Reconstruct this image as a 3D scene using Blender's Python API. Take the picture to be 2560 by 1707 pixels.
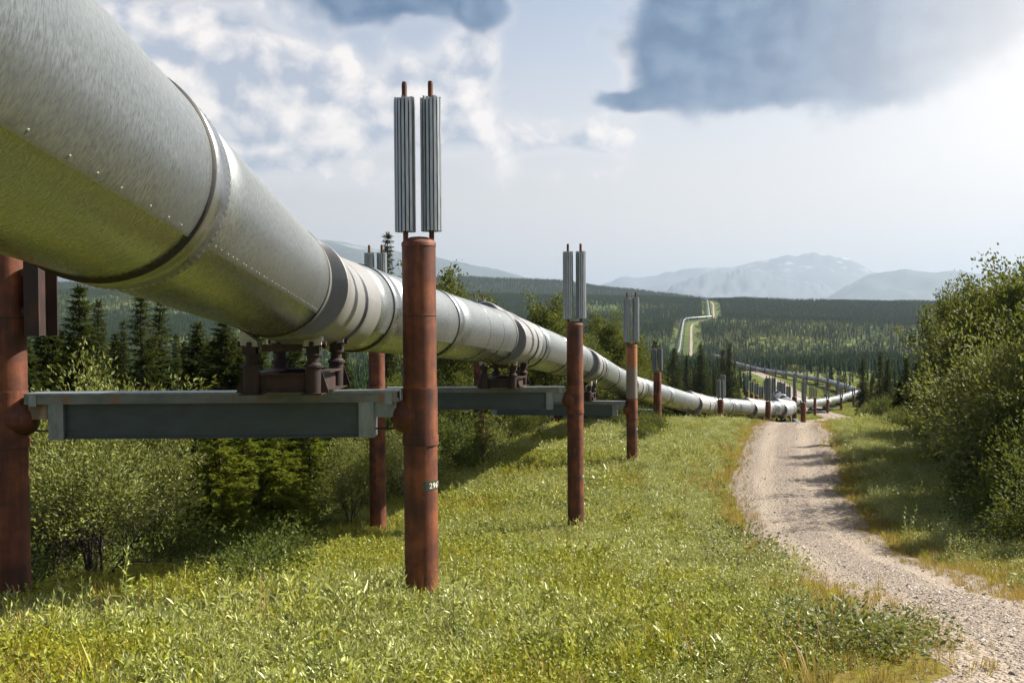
import bpy, math, random
import numpy as np
from mathutils import Vector, Matrix

for o in list(bpy.data.objects):
    bpy.data.objects.remove(o, do_unlink=True)
SC = bpy.context.scene
COL = SC.collection
rad = math.radians

# ------------------------------------------------------------------ camera
LENS = 35.0
FPX = 2560 * LENS / 36.0          # focal length in photo pixels (photo is 2560 wide)
PITCH, ROLL = rad(1.23), rad(0.4)
_F = np.array([0, math.cos(PITCH), -math.sin(PITCH)])
_U0 = np.array([0, math.sin(PITCH), math.cos(PITCH)])
_R0 = np.array([1.0, 0, 0])
_U = _U0 * math.cos(ROLL) + _R0 * math.sin(ROLL)
_R = _R0 * math.cos(ROLL) - _U0 * math.sin(ROLL)
cam_data = bpy.data.cameras.new('camera')
cam = bpy.data.objects.new('camera', cam_data)
COL.objects.link(cam)
cam_data.lens = LENS
cam_data.sensor_width = 36
cam_data.sensor_fit = 'HORIZONTAL'
cam_data.clip_start = 0.05
cam_data.clip_end = 80000
cam.matrix_world = Matrix(((_R[0], _U[0], -_F[0], 0), (_R[1], _U[1], -_F[1], 0), (_R[2], _U[2], -_F[2], 0), (0, 0, 0, 1)))
SC.camera = cam


def ray(px, py):
    return _F + (px - 1280) / FPX * _R - (py - 853.5) / FPX * _U


def W(px, py, d):
    """world point seen at a photo pixel, at real depth d metres"""
    return d * ray(px, py)


# ------------------------------------------------------------------ node helper
class NT:
    def __init__(self, tree):
        self.t = tree

    def n(self, typ, **kw):
        nd = self.t.nodes.new(typ)
        for k, v in kw.items():
            setattr(nd, k, v)
        return nd

    def put(self, sock, v):
        if isinstance(v, bpy.types.NodeSocket):
            self.t.links.new(v, sock)
        elif isinstance(v, bpy.types.Node):
            self.t.links.new(v.outputs[0], sock)
        elif v is not None:
            if isinstance(v, (tuple, list)) and len(v) == 3 and sock.type == 'RGBA':
                v = (*v, 1)
            sock.default_value = v

    def m(self, op, a, b=None, c=None, clamp=False):
        nd = self.n('ShaderNodeMath', operation=op, use_clamp=clamp)
        for i, v in enumerate((a, b, c)):
            if v is not None:
                self.put(nd.inputs[i], v)
        return nd.outputs[0]

    def vm(self, op, a, b=None):
        nd = self.n('ShaderNodeVectorMath', operation=op)
        self.put(nd.inputs[0], a)
        if b is not None:
            self.put(nd.inputs[1], b)
        return nd.outputs[1] if op in ('LENGTH', 'DOT_PRODUCT', 'DISTANCE') else nd.outputs[0]

    def xyz(self, x, y, z):
        nd = self.n('ShaderNodeCombineXYZ')
        for i, v in enumerate((x, y, z)):
            self.put(nd.inputs[i], v)
        return nd.outputs[0]

    def sep(self, v):
        nd = self.n('ShaderNodeSeparateXYZ')
        self.put(nd.inputs[0], v)
        return nd.outputs

    def noise(self, vec, scale, detail=4, rough=0.55, dist=0.0):
        nd = self.n('ShaderNodeTexNoise')
        if vec is not None:
            self.put(nd.inputs['Vector'], vec)
        nd.inputs['Scale'].default_value = scale
        nd.inputs['Detail'].default_value = detail
        nd.inputs['Roughness'].default_value = rough
        nd.inputs['Distortion'].default_value = dist
        return nd.outputs['Fac']

    def mr(self, v, a, b, c=0.0, d=1.0, smooth=True):
        nd = self.n('ShaderNodeMapRange', interpolation_type='SMOOTHSTEP' if smooth else 'LINEAR')
        self.put(nd.inputs['Value'], v)
        for k, x in zip(('From Min', 'From Max', 'To Min', 'To Max'), (a, b, c, d)):
            self.put(nd.inputs[k], x)
        return nd.outputs[0]

    def mix(self, fac, a, b, blend='MIX'):
        nd = self.n('ShaderNodeMix', data_type='RGBA', blend_type=blend)
        self.put(nd.inputs[0], fac)
        self.put(nd.inputs[6], a)
        self.put(nd.inputs[7], b)
        return nd.outputs[2]

    def ramp(self, fac, stops):
        nd = self.n('ShaderNodeValToRGB')
        self.put(nd.inputs[0], fac)
        el = nd.color_ramp.elements
        while len(el) > 1:
            el.remove(el[-1])
        el[0].position = stops[0][0]
        el[0].color = (*stops[0][1], 1)
        for p, c in stops[1:]:
            e = el.new(p)
            e.color = (*c, 1)
        return nd.outputs[0]

    def scalev(self, vec, s):
        return self.vm('MULTIPLY', vec, s)

    def bump(self, h, strength, dist=0.01):
        nd = self.n('ShaderNodeBump')
        nd.inputs['Strength'].default_value = strength
        nd.inputs['Distance'].default_value = dist
        self.put(nd.inputs['Height'], h)
        return nd.outputs[0]


# ------------------------------------------------------------------ sun and sky
SUN_EL, SUN_AHEAD = rad(42), rad(18)        # azimuth: 18 degrees ahead of due right
sun_vec = Vector((math.cos(SUN_EL) * math.cos(SUN_AHEAD), math.cos(SUN_EL) * math.sin(SUN_AHEAD), math.sin(SUN_EL)))
sl = bpy.data.lights.new('sun', 'SUN')
sl.energy = 5.0
sl.angle = rad(0.6)
sl.color = (1.0, 0.92, 0.80)
sun = bpy.data.objects.new('sun', sl)
sun.rotation_euler = sun_vec.to_track_quat('Z', 'Y').to_euler()
COL.objects.link(sun)

SKY_STRENGTH = 0.055
world = bpy.data.worlds.new('World')
SC.world = world
world.use_nodes = True
wt = NT(world.node_tree)
world.node_tree.nodes.clear()
sky = wt.n('ShaderNodeTexSky', sky_type='NISHITA', sun_disc=False)
sky.sun_elevation = SUN_EL
sky.sun_rotation = rad(90) - SUN_AHEAD      # clockwise from +Y
sky.altitude = 600
sky.air_density = 1.0
sky.dust_density = 2.2
sky.ozone_density = 1.0

geo = wt.n('ShaderNodeTexCoord').outputs['Generated']
dx, dy, dz = wt.sep(wt.vm('NORMALIZE', geo))
AZ = wt.m('ARCTAN2', dx, dy)
EL = wt.m('ARCSINE', dz)
P2 = wt.xyz(AZ, EL, 0.0)


def ang(px, py):
    return math.atan((px - 1280) / FPX), math.atan((800 - py) / FPX * math.cos(math.atan((px - 1280) / FPX)))


def blob(px, py, rx, ry, w, soft=1.3):
    a, e = ang(px, py)
    u = wt.m('MULTIPLY', wt.m('SUBTRACT', AZW, a), FPX / rx)
    v = wt.m('MULTIPLY', wt.m('SUBTRACT', ELW, e), FPX / ry)
    r2 = wt.m('ADD', wt.m('MULTIPLY', u, u), wt.m('MULTIPLY', v, v))
    return wt.m('MULTIPLY', wt.m('POWER', 2.718, wt.m('MULTIPLY', r2, -1.0 / soft)), w)


def total(lst):
    s = lst[0]
    for b in lst[1:]:
        s = wt.m('ADD', s, b)
    return s


# billow: warp the cloud coordinates so that the outlines curl
wn = wt.n('ShaderNodeTexNoise')
wt.put(wn.inputs['Vector'], P2)
wn.inputs['Scale'].default_value = 12
wn.inputs['Detail'].default_value = 3
wx, wy, wz = wt.sep(wt.vm('SUBTRACT', wn.outputs['Color'], (0.5, 0.5, 0.5)))
AZW = wt.m('ADD', AZ, wt.m('MULTIPLY', wx, 0.030))
ELW = wt.m('ADD', EL, wt.m('MULTIPLY', wy, 0.028))
P2W = wt.xyz(AZW, wt.m('MULTIPLY', ELW, 1.2), 0.3)


def vor(p, scale):
    v = wt.n('ShaderNodeTexVoronoi', voronoi_dimensions='2D', feature='F1')
    wt.put(v.inputs['Vector'], p)
    v.inputs['Scale'].default_value = scale
    return wt.m('SUBTRACT', 0.5, v.outputs['Distance'])


def puff(off):
    """cauliflower heaps: rounded cells of two sizes over soft large masses"""
    p = wt.vm('ADD', P2W, off)
    nd = wt.n('ShaderNodeTexNoise', noise_dimensions='2D')
    wt.put(nd.inputs['Vector'], p)
    nd.inputs['Scale'].default_value = 13
    nd.inputs['Detail'].default_value = 5
    nd.inputs['Roughness'].default_value = 0.6
    a = nd.outputs['Fac']
    return wt.m('ADD', wt.m('MULTIPLY', a, 0.80), wt.m('ADD', wt.m('MULTIPLY', vor(p, 15), 0.34), wt.m('MULTIPLY', vor(p, 36), 0.17)))


n0 = puff((0, 0, 0))
n1 = puff((0.014, 0.014, 0))          # towards the sun: for the self-shading of the clouds
light = wt.mr(wt.m('SUBTRACT', n0, n1), -0.15, 0.19, smooth=False)

cum = total([blob(720, 260, 230, 160, .62), blob(1130, 250, 110, 140, .5), blob(560, 110, 110, 90, 1.3), blob(650, 230, 130, 100, 1.3), blob(880, 240, 85, 95, 1.3), blob(800, 340, 130, 70, 1.2), blob(640, 390, 100, 40, .8),
             blob(1190, 125, 50, 60, 1.3), blob(1150, 215, 85, 70, 1.3), blob(1100, 320, 100, 75, 1.2), blob(1010, 180, 40, 45, .9),
             blob(1320, 365, 75, 36, 1.2), blob(1430, 355, 60, 32, 1.0), blob(1545, 345, 75, 45, 1.3), blob(1390, 300, 90, 20, .6),
             blob(330, 60, 110, 190, 1.5), blob(1590, 170, 45, 95, 1.2), blob(1690, 90, 40, 60, 1.0), blob(1840, 30, 30, 26, .9),
             blob(1400, 440, 150, 26, .5), blob(800, 470, 220, 26, .45), blob(1700, 250, 130, 24, .8)])
drk = total([blob(2000, -10, 340, 190, 1.6), blob(2150, 120, 260, 105, 1.3), blob(1880, 185, 180, 55, .9),
             blob(1740, 130, 95, 90, .9), blob(2300, 40, 170, 90, .8), blob(940, -40, 190, 85, 1.4), blob(1210, 10, 60, 55, 1.0), blob(1560, 250, 75, 26, .9)])
glow = blob(2800, 230, 470, 420, 1.0, 1.0)
# clouds over the rest of the dome go on as in view
gen = wt.m('MULTIPLY', wt.mr(wt.noise(P2W, 3.2, 3), 0.56, 0.78), wt.m('MAXIMUM', wt.mr(EL, 0.36, 0.50), wt.mr(wt.m('ABSOLUTE', AZ), 0.55, 0.80)))
gend = wt.m('MULTIPLY', wt.mr(wt.noise(wt.vm('ADD', P2W, (3, 1, 2)), 3.0, 2), 0.50, 0.64), gen)
cum = wt.m('ADD', cum, gen)
drk = wt.m('ADD', drk, wt.m('MULTIPLY', gend, 0.9))
nz = wt.m('MULTIPLY', wt.m('SUBTRACT', n0, 0.44), 1.7)
cden = wt.m('ADD', cum, nz)
cmask = wt.mr(cden, 0.24, 1.05)
dden = wt.m('ADD', drk, wt.m('MULTIPLY', nz, 0.62))
dmask = wt.mr(dden, 0.26, 0.92)

K = 1.0 / SKY_STRENGTH
SKYB = 0.80                      # overall brightness of cloud and veil
k3 = lambda c: tuple(x * K * SKYB for x in c)
base = wt.n('ShaderNodeHueSaturation')
wt.put(base.inputs['Color'], sky.outputs[0])
base.inputs['Saturation'].default_value = 0.85
skyc = base.outputs[0]
# thin high veil that whitens the air towards the horizon and the sun
veil = wt.m('MAXIMUM', wt.mr(EL, 0.36, 0.04, 0.10, 0.92), wt.m('MULTIPLY', wt.mr(AZ, -0.25, 0.75), 0.50))
sunw = wt.mr(wt.vm('DOT_PRODUCT', wt.vm('NORMALIZE', geo), tuple(sun_vec)), -0.65, 0.75)
skyc = wt.mix(veil, skyc, wt.mix(sunw, k3((0.22, 0.225, 0.24)), k3((0.50, 0.445, 0.40))))
body = wt.mr(cden, 0.6, 1.8)                     # thick parts of the heaps go grey underneath
cumc = wt.mix(wt.m('MAXIMUM', light, wt.m('SUBTRACT', 0.6, body)), k3((0.22, 0.245, 0.30)), k3((0.56, 0.515, 0.48)))
skyc = wt.mix(wt.m('MULTIPLY', cmask, 0.90), skyc, cumc)
drkc = wt.mix(light, k3((0.0, 0.042, 0.115)), k3((0.065, 0.112, 0.188)))
rim = wt.mr(dden, 0.30, 0.72, 0.25, 1.0)
drkc = wt.mix(rim, k3((0.56, 0.515, 0.485)), drkc)
skyc = wt.mix(wt.m('MULTIPLY', dmask, 0.96), skyc, drkc)
skyc = wt.mix(wt.m('MULTIPLY', glow, 0.85, clamp=True), skyc, k3((0.60, 0.555, 0.515)))
bg = wt.n('ShaderNodeBackground')
wt.put(bg.inputs['Color'], skyc)
bg.inputs['Strength'].default_value = SKY_STRENGTH
wo = wt.n('ShaderNodeOutputWorld')
world.node_tree.links.new(bg.outputs[0], wo.inputs['Surface'])

SC.view_settings.view_transform = 'Standard'
SC.view_settings.look = 'None'
SC.view_settings.exposure = 1.4
SC.view_settings.gamma = 1.0
SC.view_settings.use_curve_mapping = False
SC.render.engine = 'CYCLES'
cy = SC.cycles
cy.use_denoising = True
try:
    cy.denoiser = 'OPENIMAGEDENOISE'
    cy.denoising_input_passes = 'RGB_ALBEDO_NORMAL'
except Exception:
    pass
world.cycles.sampling_method = 'MANUAL'
world.cycles.sample_map_resolution = 512
cy.use_adaptive_sampling = True
cy.adaptive_threshold = 0.02
cy.max_bounces = 5
cy.diffuse_bounces = 2
cy.glossy_bounces = 2
cy.transmission_bounces = 3
cy.transparent_max_bounces = 4
cy.volume_bounces = 0
cy.sample_clamp_indirect = 8
cy.caustics_reflective = False
cy.caustics_refractive = False

# ------------------------------------------------------------------ mesh helpers
RNG = np.random.default_rng(7)
random.seed(7)


def mk(name, V, Fc, mat=None, smooth=False, uv=None):
    me = bpy.data.meshes.new(name)
    V = np.asarray(V, dtype=np.float64).reshape(-1, 3)
    if isinstance(Fc, np.ndarray):
        k = Fc.shape[1]
        nf = Fc.shape[0]
        me.vertices.add(len(V))
        me.vertices.foreach_set('co', V.astype(np.float32).ravel())
        me.loops.add(nf * k)
        me.loops.foreach_set('vertex_index', Fc.astype(np.int32).ravel())
        me.polygons.add(nf)
        me.polygons.foreach_set('loop_start', np.arange(0, nf * k, k, dtype=np.int32))
        if smooth:
            me.polygons.foreach_set('use_smooth', np.ones(nf, dtype=bool))
        me.update(calc_edges=True)
    else:
        me.from_pydata([tuple(v) for v in V], [], Fc)
        if smooth:
            me.polygons.foreach_set('use_smooth', np.ones(len(me.polygons), dtype=bool))
    if uv is not None:
        ul = me.uv_layers.new(name='UVMap')
        li = np.empty(len(me.loops), dtype=np.int32)
        me.loops.foreach_get('vertex_index', li)
        ul.data.foreach_set('uv', np.asarray(uv, dtype=np.float32)[li].ravel())
    if mat is not None:
        me.materials.append(mat)
    return me


def ob(name, me, parent=None, loc=None, rz=None):
    o = bpy.data.objects.new(name, me)
    COL.objects.link(o)
    if parent is not None:
        o.parent = parent
    if loc is not None:
        o.location = loc
    if rz is not None:
        o.rotation_euler = (0, 0, rz)
    return o


def tag(o, label=None, cat=None, group=None, kind=None):
    if label:
        o['label'] = label
    if cat:
        o['category'] = cat
    if group:
        o['group'] = group
    if kind:
        o['kind'] = kind
    return o


class MB:
    """collects simple solids into one mesh"""

    def __init__(s):
        s.V, s.F = [], []

    def add(s, V, F):
        b = len(s.V)
        s.V += [tuple(v) for v in V]
        s.F += [tuple(i + b for i in f) for f in F]
        return s

    def box(s, c, d, M=None):
        x, y, z = (q / 2 for q in d)
        V = [(-x, -y, -z), (x, -y, -z), (x, y, -z), (-x, y, -z), (-x, -y, z), (x, -y, z), (x, y, z), (-x, y, z)]
        V = [(v[0] + c[0], v[1] + c[1], v[2] + c[2]) for v in V]
        if M is not None:
            V = [tuple(M @ Vector(v)) for v in V]
        return s.add(V, [(0, 3, 2, 1), (4, 5, 6, 7), (0, 1, 5, 4), (1, 2, 6, 5), (2, 3, 7, 6), (3, 0, 4, 7)])

    def lathe(s, prof, n=20, c=(0, 0, 0), M=None, caps=True):
        V, F = [], []
        for r, z in prof:
            for i in range(n):
                a = 2 * math.pi * i / n
                V.append((c[0] + r * math.cos(a), c[1] + r * math.sin(a), c[2] + z))
        for k in range(len(prof) - 1):
            for i in range(n):
                j = (i + 1) % n
                F.append((k * n + i, k * n + j, (k + 1) * n + j, (k + 1) * n + i))
        if caps:
            F.append(tuple(reversed(range(n))))
            F.append(tuple(range((len(prof) - 1) * n, len(prof) * n)))
        if M is not None:
            V = [tuple(M @ Vector(v)) for v in V]
        return s.add(V, F)

    def cyl(s, p0, p1, r, n=12, r1=None):
        p0, p1 = Vector(p0), Vector(p1)
        d = p1 - p0
        M = Matrix.Translation(p0) @ d.to_track_quat('Z', 'Y').to_matrix().to_4x4()
        return s.lathe([(r, 0), (r if r1 is None else r1, d.length)], n, M=M)

    def mesh(s, name, mat, smooth=False, angle=None):
        me = mk(name, s.V, s.F, mat, smooth)
        if angle is not None:
            for p in me.polygons:
                p.use_smooth = True
            me.set_sharp_from_angle(angle=rad(angle))
        return me


def new_mat(name):
    m = bpy.data.materials.new(name)
    m.use_nodes = True
    m.node_tree.nodes.clear()
    t = NT(m.node_tree)
    out = t.n('ShaderNodeOutputMaterial')
    return m, t, out


def pbsdf(t, out, **kw):
    b = t.n('ShaderNodeBsdfPrincipled')
    for k, v in kw.items():
        t.put(b.inputs[k.replace('_', ' ')], v)
    t.t.links.new(b.outputs[0], out.inputs['Surface'])
    return b

# ------------------------------------------------------------------ materials
def mat_simple(name, col, rough=0.7, metal=0.0, var=0.25, scale=6.0, stretch=(1, 1, 1), bump=0.0):
    m, t, out = new_mat(name)
    pos = t.scalev(t.n('ShaderNodeTexCoord').outputs['Object'], stretch)
    nz = t.noise(pos, scale, 6, 0.6)
    c2 = tuple(max(0, x * (1 - var)) for x in col)
    c3 = tuple(x * (1 + var) for x in col)
    c = t.ramp(nz, [(0.3, c2), (0.7, c3)])
    b = pbsdf(t, out, Base_Color=c, Roughness=rough, Metallic=metal)
    if bump:
        t.put(b.inputs['Normal'], t.bump(t.noise(pos, scale * 6, 4), bump, 0.01))
    return m


def mat_rust(name, dark, mid, lite, seed=0.0):
    m, t, out = new_mat(name)
    tc = t.n('ShaderNodeTexCoord')
    info = t.n('ShaderNodeObjectInfo')
    pos = t.vm('ADD', tc.outputs['Object'], t.xyz(t.m('MULTIPLY', info.outputs['Random'], 37), seed, 0))
    streak = t.noise(t.scalev(pos, (9, 9, 0.7)), 1.0, 6, 0.62)
    blot = t.noise(pos, 2.2, 6, 0.6)
    f = t.m('ADD', t.m('MULTIPLY', streak, 0.55), t.m('MULTIPLY', t.mr(blot, 0.25, 0.75, 0, 1, False), 0.45))
    fine = t.noise(pos, 60, 3, 0.6)
    c = t.ramp(f, [(0.32, dark), (0.5, mid), (0.66, lite)])
    c = t.mix(t.mr(fine, 0.35, 0.7, 0.0, 0.35), c, tuple(x * 0.6 for x in mid))
    pale = t.mr(t.noise(t.scalev(pos, (14, 14, 1.1)), 1.0, 4), 0.66, 0.74, 0, 0.35)
    c = t.mix(pale, c, (0.17, 0.08, 0.05))
    b = pbsdf(t, out, Base_Color=c, Roughness=0.72, Metallic=0.0)
    t.put(b.inputs['Normal'], t.bump(t.m('ADD', fine, streak), 0.25, 0.006))
    return m


M_RUST = mat_rust('rusted_steel', (0.021, 0.0050, 0.0023), (0.090, 0.0225, 0.0075), (0.205, 0.060, 0.018))
M_RUST2 = mat_rust('dark_brown_steel', (0.007, 0.0035, 0.003), (0.020, 0.0080, 0.0055), (0.050, 0.018, 0.010), 4.0)


def mat_galv(name, base, spangle, rough, streakdir=(1.0, 1.0), metal=0.92, tint=(1, 1, 1), relief=0.35, grain=0.03):
    """zinc sheet: u = metres along the pipe, v = metres round it"""
    m, t, out = new_mat(name)
    uv = t.n('ShaderNodeTexCoord').outputs['UV']
    p1 = t.scalev(uv, (80, 26, 1))
    s1 = t.noise(p1, 1.0, 3, 0.6, 0.3)
    p2 = t.scalev(uv, (30, 13, 1))
    s2 = t.noise(p2, 1.0, 3, 0.55, 0.5)
    big = t.noise(t.scalev(uv, (0.8, 1.1, 1)), 1.0, 4, 0.55)
    f = t.m('ADD', t.m('MULTIPLY', s1, 0.62), t.m('MULTIPLY', s2, 0.38))
    lo = tuple(x * (1 - spangle) * c for x, c in zip(base, tint))
    hi = tuple(min(0.95, x * (1 + spangle)) * c for x, c in zip(base, tint))
    c = t.ramp(f, [(0.36, lo), (0.62, hi)])
    drip = t.noise(t.scalev(uv, (2.2, 0.35, 1)), 1.0, 5, 0.6)
    c = t.mix(t.mr(drip, 0.52, 0.72, 0.0, 0.30), c, tuple(x * 0.62 for x in base))
    c = t.mix(t.mr(big, 0.35, 0.65, 0.0, 0.16), c, tuple(x * 0.72 for x in base))
    r = t.m('ADD', t.mr(f, 0.3, 0.7, rough + 0.11, rough - 0.07), t.m('MULTIPLY', t.m('SUBTRACT', big, 0.5), 0.16))
    b = pbsdf(t, out, Base_Color=c, Roughness=r, Metallic=metal)
    dent = t.noise(t.scalev(uv, (0.9, 1.3, 1)), 1.0, 2, 0.5)
    t.put(b.inputs['Normal'], t.bump(t.m('ADD', t.m('MULTIPLY', dent, 1.0), t.m('MULTIPLY', f, grain)), relief, 0.035))
    return m


M_JACKET = mat_galv('spangled_zinc_jacket', (0.225, 0.245, 0.25), 0.50, 0.42, metal=0.85)
M_LOWER = mat_galv('smooth_zinc_sheet', (0.36, 0.385, 0.39), 0.09, 0.24, relief=0.22, grain=0.004)
M_STRAP = mat_galv('zinc_strap', (0.29, 0.305, 0.315), 0.06, 0.30)
M_COVER = mat_galv('support_cover_sheet', (0.27, 0.27, 0.265), 0.05, 0.45, metal=0.55)
M_FACE_SHADE = mat_simple('painted_shade_end_face', (0.105, 0.113, 0.132), 0.6, 0.1, 0.12, 4.0)  # shade of the cover's step faces, put into the colour
M_BLACK = mat_simple('black_gasket', (0.012, 0.012, 0.013), 0.6, 0, 0.3, 8)
M_WHITE = mat_simple('white_glass_fibre_block', (0.40, 0.385, 0.34), 0.6, 0, 0.18, 9)
M_BEAM = mat_simple('grey_green_beam', (0.044, 0.060, 0.066), 0.48, 0.3, 0.16, 3.0, (1, 1, 2.5), 0.05)
M_GALV = mat_simple('galvanised_bracket', (0.17, 0.20, 0.215), 0.42, 0.5, 0.30, 9.0, (1, 1, 0.4), 0.05)
M_FIN = mat_simple('aluminium_fin', (0.34, 0.37, 0.395), 0.38, 0.7, 0.25, 14.0, (2.5, 2.5, 0.3), 0.02)
M_FIN_EDGE = M_FIN
M_PLATE = mat_simple('dark_green_number_band', (0.035, 0.05, 0.04), 0.5, 0, 0.2, 20)
M_DIGIT = mat_simple('cream_paint', (0.74, 0.68, 0.52), 0.6, 0, 0.08, 20)
M_RIVET = mat_simple('bright_rivet', (0.75, 0.75, 0.72), 0.3, 0.8, 0.1, 20)


def rusty_flange():
    m, t, out = new_mat('beam_flange_with_rust_stains')
    pos = t.n('ShaderNodeTexCoord').outputs['Object']
    nz = t.noise(t.scalev(pos, (2.2, 1, 5)), 1.0, 6, 0.65)
    st = t.noise(t.scalev(pos, (9, 3, 1)), 1.0, 5, 0.6)
    c = t.ramp(nz, [(0.35, (0.085, 0.105, 0.105)), (0.6, (0.15, 0.165, 0.16))])
    c = t.mix(t.mr(st, 0.53, 0.70, 0, 0.8), c, (0.20, 0.10, 0.05))
    pbsdf(t, out, Base_Color=c, Roughness=0.5, Metallic=0.4)
    return m


M_FLANGE = rusty_flange()
M_STUB = mat_rust('rust_streaked_stub', (0.11, 0.12, 0.11), (0.19, 0.11, 0.05), (0.30, 0.27, 0.23), 2.0)


def mat_leaf(name, c1, c2, c3, trans=0.35, rough=0.45, under=None, spec=0.4):
    """leaf with its own random tone per leaf and a pale underside"""
    m, t, out = new_mat(name)
    g = t.n('ShaderNodeNewGeometry')
    info = t.n('ShaderNodeObjectInfo')
    r = t.m('FRACT', t.m('ADD', g.outputs['Random Per Island'], t.m('MULTIPLY', info.outputs['Random'], 3.7)))
    c = t.ramp(r, [(0.0, c1), (0.45, c2), (1.0, c3)])
    wpos = t.noise(g.outputs['Position'], 0.55, 3, 0.5)
    c = t.mix(t.mr(wpos, 0.35, 0.68, 0.0, 0.42), c, tuple(x * q for x, q in zip(c2, (1.5, 1.22, 0.9))))
    if under is not None:
        c = t.mix(t.m('MULTIPLY', g.outputs['Backfacing'], 0.8), c, under)
    b = t.n('ShaderNodeBsdfPrincipled')
    t.put(b.inputs['Base Color'], c)
    b.inputs['Roughness'].default_value = rough
    b.inputs['Specular IOR Level'].default_value = spec
    tr = t.n('ShaderNodeBsdfTranslucent')
    t.put(tr.inputs['Color'], t.mix(0.4, c, (0.26, 0.25, 0.02), 'MIX'))
    mx = t.n('ShaderNodeMixShader')
    mx.inputs[0].default_value = trans
    t.t.links.new(b.outputs[0], mx.inputs[1])
    t.t.links.new(tr.outputs[0], mx.inputs[2])
    t.t.links.new(mx.outputs[0], out.inputs['Surface'])
    return m


M_WILLOW = mat_leaf('willow_leaf', (0.115, 0.160, 0.015), (0.275, 0.325, 0.044), (0.48, 0.52, 0.17), 0.36, 0.38, (0.40, 0.42, 0.24), 0.5)
M_HERB = mat_leaf('herb_leaf', (0.118, 0.158, 0.011), (0.245, 0.285, 0.018), (0.38, 0.38, 0.032), 0.42, 0.45, (0.23, 0.26, 0.08))
M_GRASS = mat_leaf('grass_blade', (0.195, 0.228, 0.012), (0.345, 0.350, 0.020), (0.48, 0.42, 0.055), 0.42, 0.5)
M_DRY = mat_leaf('dry_grass_blade', (0.19, 0.140, 0.036), (0.30, 0.215, 0.062), (0.40, 0.30, 0.125), 0.35, 0.55)
M_STALK = mat_leaf('dead_stalk', (0.16, 0.085, 0.03), (0.24, 0.15, 0.06), (0.33, 0.23, 0.11), 0.2, 0.6)
M_FLOWER = mat_leaf('pale_flower', (0.45, 0.42, 0.28), (0.6, 0.58, 0.5), (0.62, 0.45, 0.5), 0.3, 0.6)
M_HERB2 = mat_leaf('broad_herb_leaf', (0.06, 0.10, 0.012), (0.12, 0.165, 0.018), (0.20, 0.22, 0.03), 0.36, 0.4)
M_LOWB = mat_leaf('low_bush_leaf', (0.035, 0.060, 0.012), (0.085, 0.120, 0.024), (0.20, 0.235, 0.07), 0.32, 0.42, (0.20, 0.23, 0.11), 0.4)
M_NEEDLE = mat_leaf('spruce_needles', (0.010, 0.020, 0.0055), (0.020, 0.036, 0.008), (0.038, 0.056, 0.011), 0.14, 0.8, None, 0.12)
M_NEEDLE2 = mat_leaf('young_spruce_needles', (0.055, 0.085, 0.009), (0.095, 0.132, 0.013), (0.16, 0.195, 0.020), 0.26, 0.8, None, 0.12)
M_ALDER = mat_leaf('alder_leaf', (0.018, 0.036, 0.006), (0.054, 0.082, 0.010), (0.14, 0.17, 0.018), 0.32, 0.55, (0.07, 0.10, 0.03), 0.2)
M_BUSH = mat_leaf('bush_leaf', (0.016, 0.034, 0.007), (0.046, 0.074, 0.011), (0.125, 0.155, 0.022), 0.30, 0.6, (0.06, 0.09, 0.03), 0.15)
M_PALEWIL = mat_leaf('pale_willow_leaf', (0.048, 0.068, 0.010), (0.125, 0.150, 0.026), (0.29, 0.30, 0.08), 0.32, 0.55, (0.17, 0.20, 0.08), 0.2)
M_FARN = mat_leaf('far_spruce', (0.006, 0.015, 0.006), (0.014, 0.029, 0.010), (0.034, 0.052, 0.015), 0.10, 0.9, None, 0.0)
M_FARB = mat_leaf('far_birch', (0.048, 0.066, 0.017), (0.078, 0.094, 0.022), (0.115, 0.125, 0.032), 0.2, 0.7)
M_BARK = mat_simple('grey_brown_bark', (0.055, 0.040, 0.030), 0.85, 0, 0.4, 14, (1, 1, 0.3), 0.3)
M_DARKBARK = mat_simple('dark_willow_bark', (0.026, 0.019, 0.016), 0.85, 0, 0.4, 14, (1, 1, 0.3), 0.3)
M_PALEBARK = mat_simple('pale_bark', (0.22, 0.185, 0.145), 0.8, 0, 0.35, 14, (1, 1, 0.4), 0.3)


# ------------------------------------------------------------------ terrain
def vnoise(x, y, s, seed=0):
    x = np.asarray(x) / s + seed * 17.3
    y = np.asarray(y) / s - seed * 9.1
    ix, iy = np.floor(x).astype(int), np.floor(y).astype(int)
    fx, fy = x - ix, y - iy
    fx, fy = fx * fx * (3 - 2 * fx), fy * fy * (3 - 2 * fy)

    def hsh(a, b):
        v = np.sin(a * 127.1 + b * 311.7 + seed * 74.7) * 43758.5453
        return v - np.floor(v)
    return (hsh(ix, iy) * (1 - fx) + hsh(ix + 1, iy) * fx) * (1 - fy) + (hsh(ix, iy + 1) * (1 - fx) + hsh(ix + 1, iy + 1) * fx) * fy


def fbm2(x, y, s, seed=0):
    return (vnoise(x, y, s, seed) + .5 * vnoise(x, y, s / 2.1, seed + 1) + .25 * vnoise(x, y, s / 4.3, seed + 2)) / 1.75


_ys = [-80, 0, 8, 13.5, 20, 27.5, 36, 45, 55, 61, 70, 84, 97, 128, 150, 185, 250, 320, 390, 450, 600, 700, 800, 950, 1130, 1210, 1500, 1680, 1780, 1950, 2300, 3500, 6000, 30000]
_zs = [-.2, -1.7, -2.97, -3.88, -5.05, -6.03, -6.2, -6.08, -6.05, -6.4, -7.5, -8.95, -10.2, -13.0, -14.9, -17.0, -18.8, -20.8, -22, -24, -29, -30, -27.5, -13.5, -2.5, -0.3, 26.5, 34, 33, 20, 5, 0, -10, -10]
_yd = np.concatenate([np.arange(-80, 300, 0.5), np.geomspace(300, 30000, 1500)])
_zd = np.interp(_yd, _ys, _zs)


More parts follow.
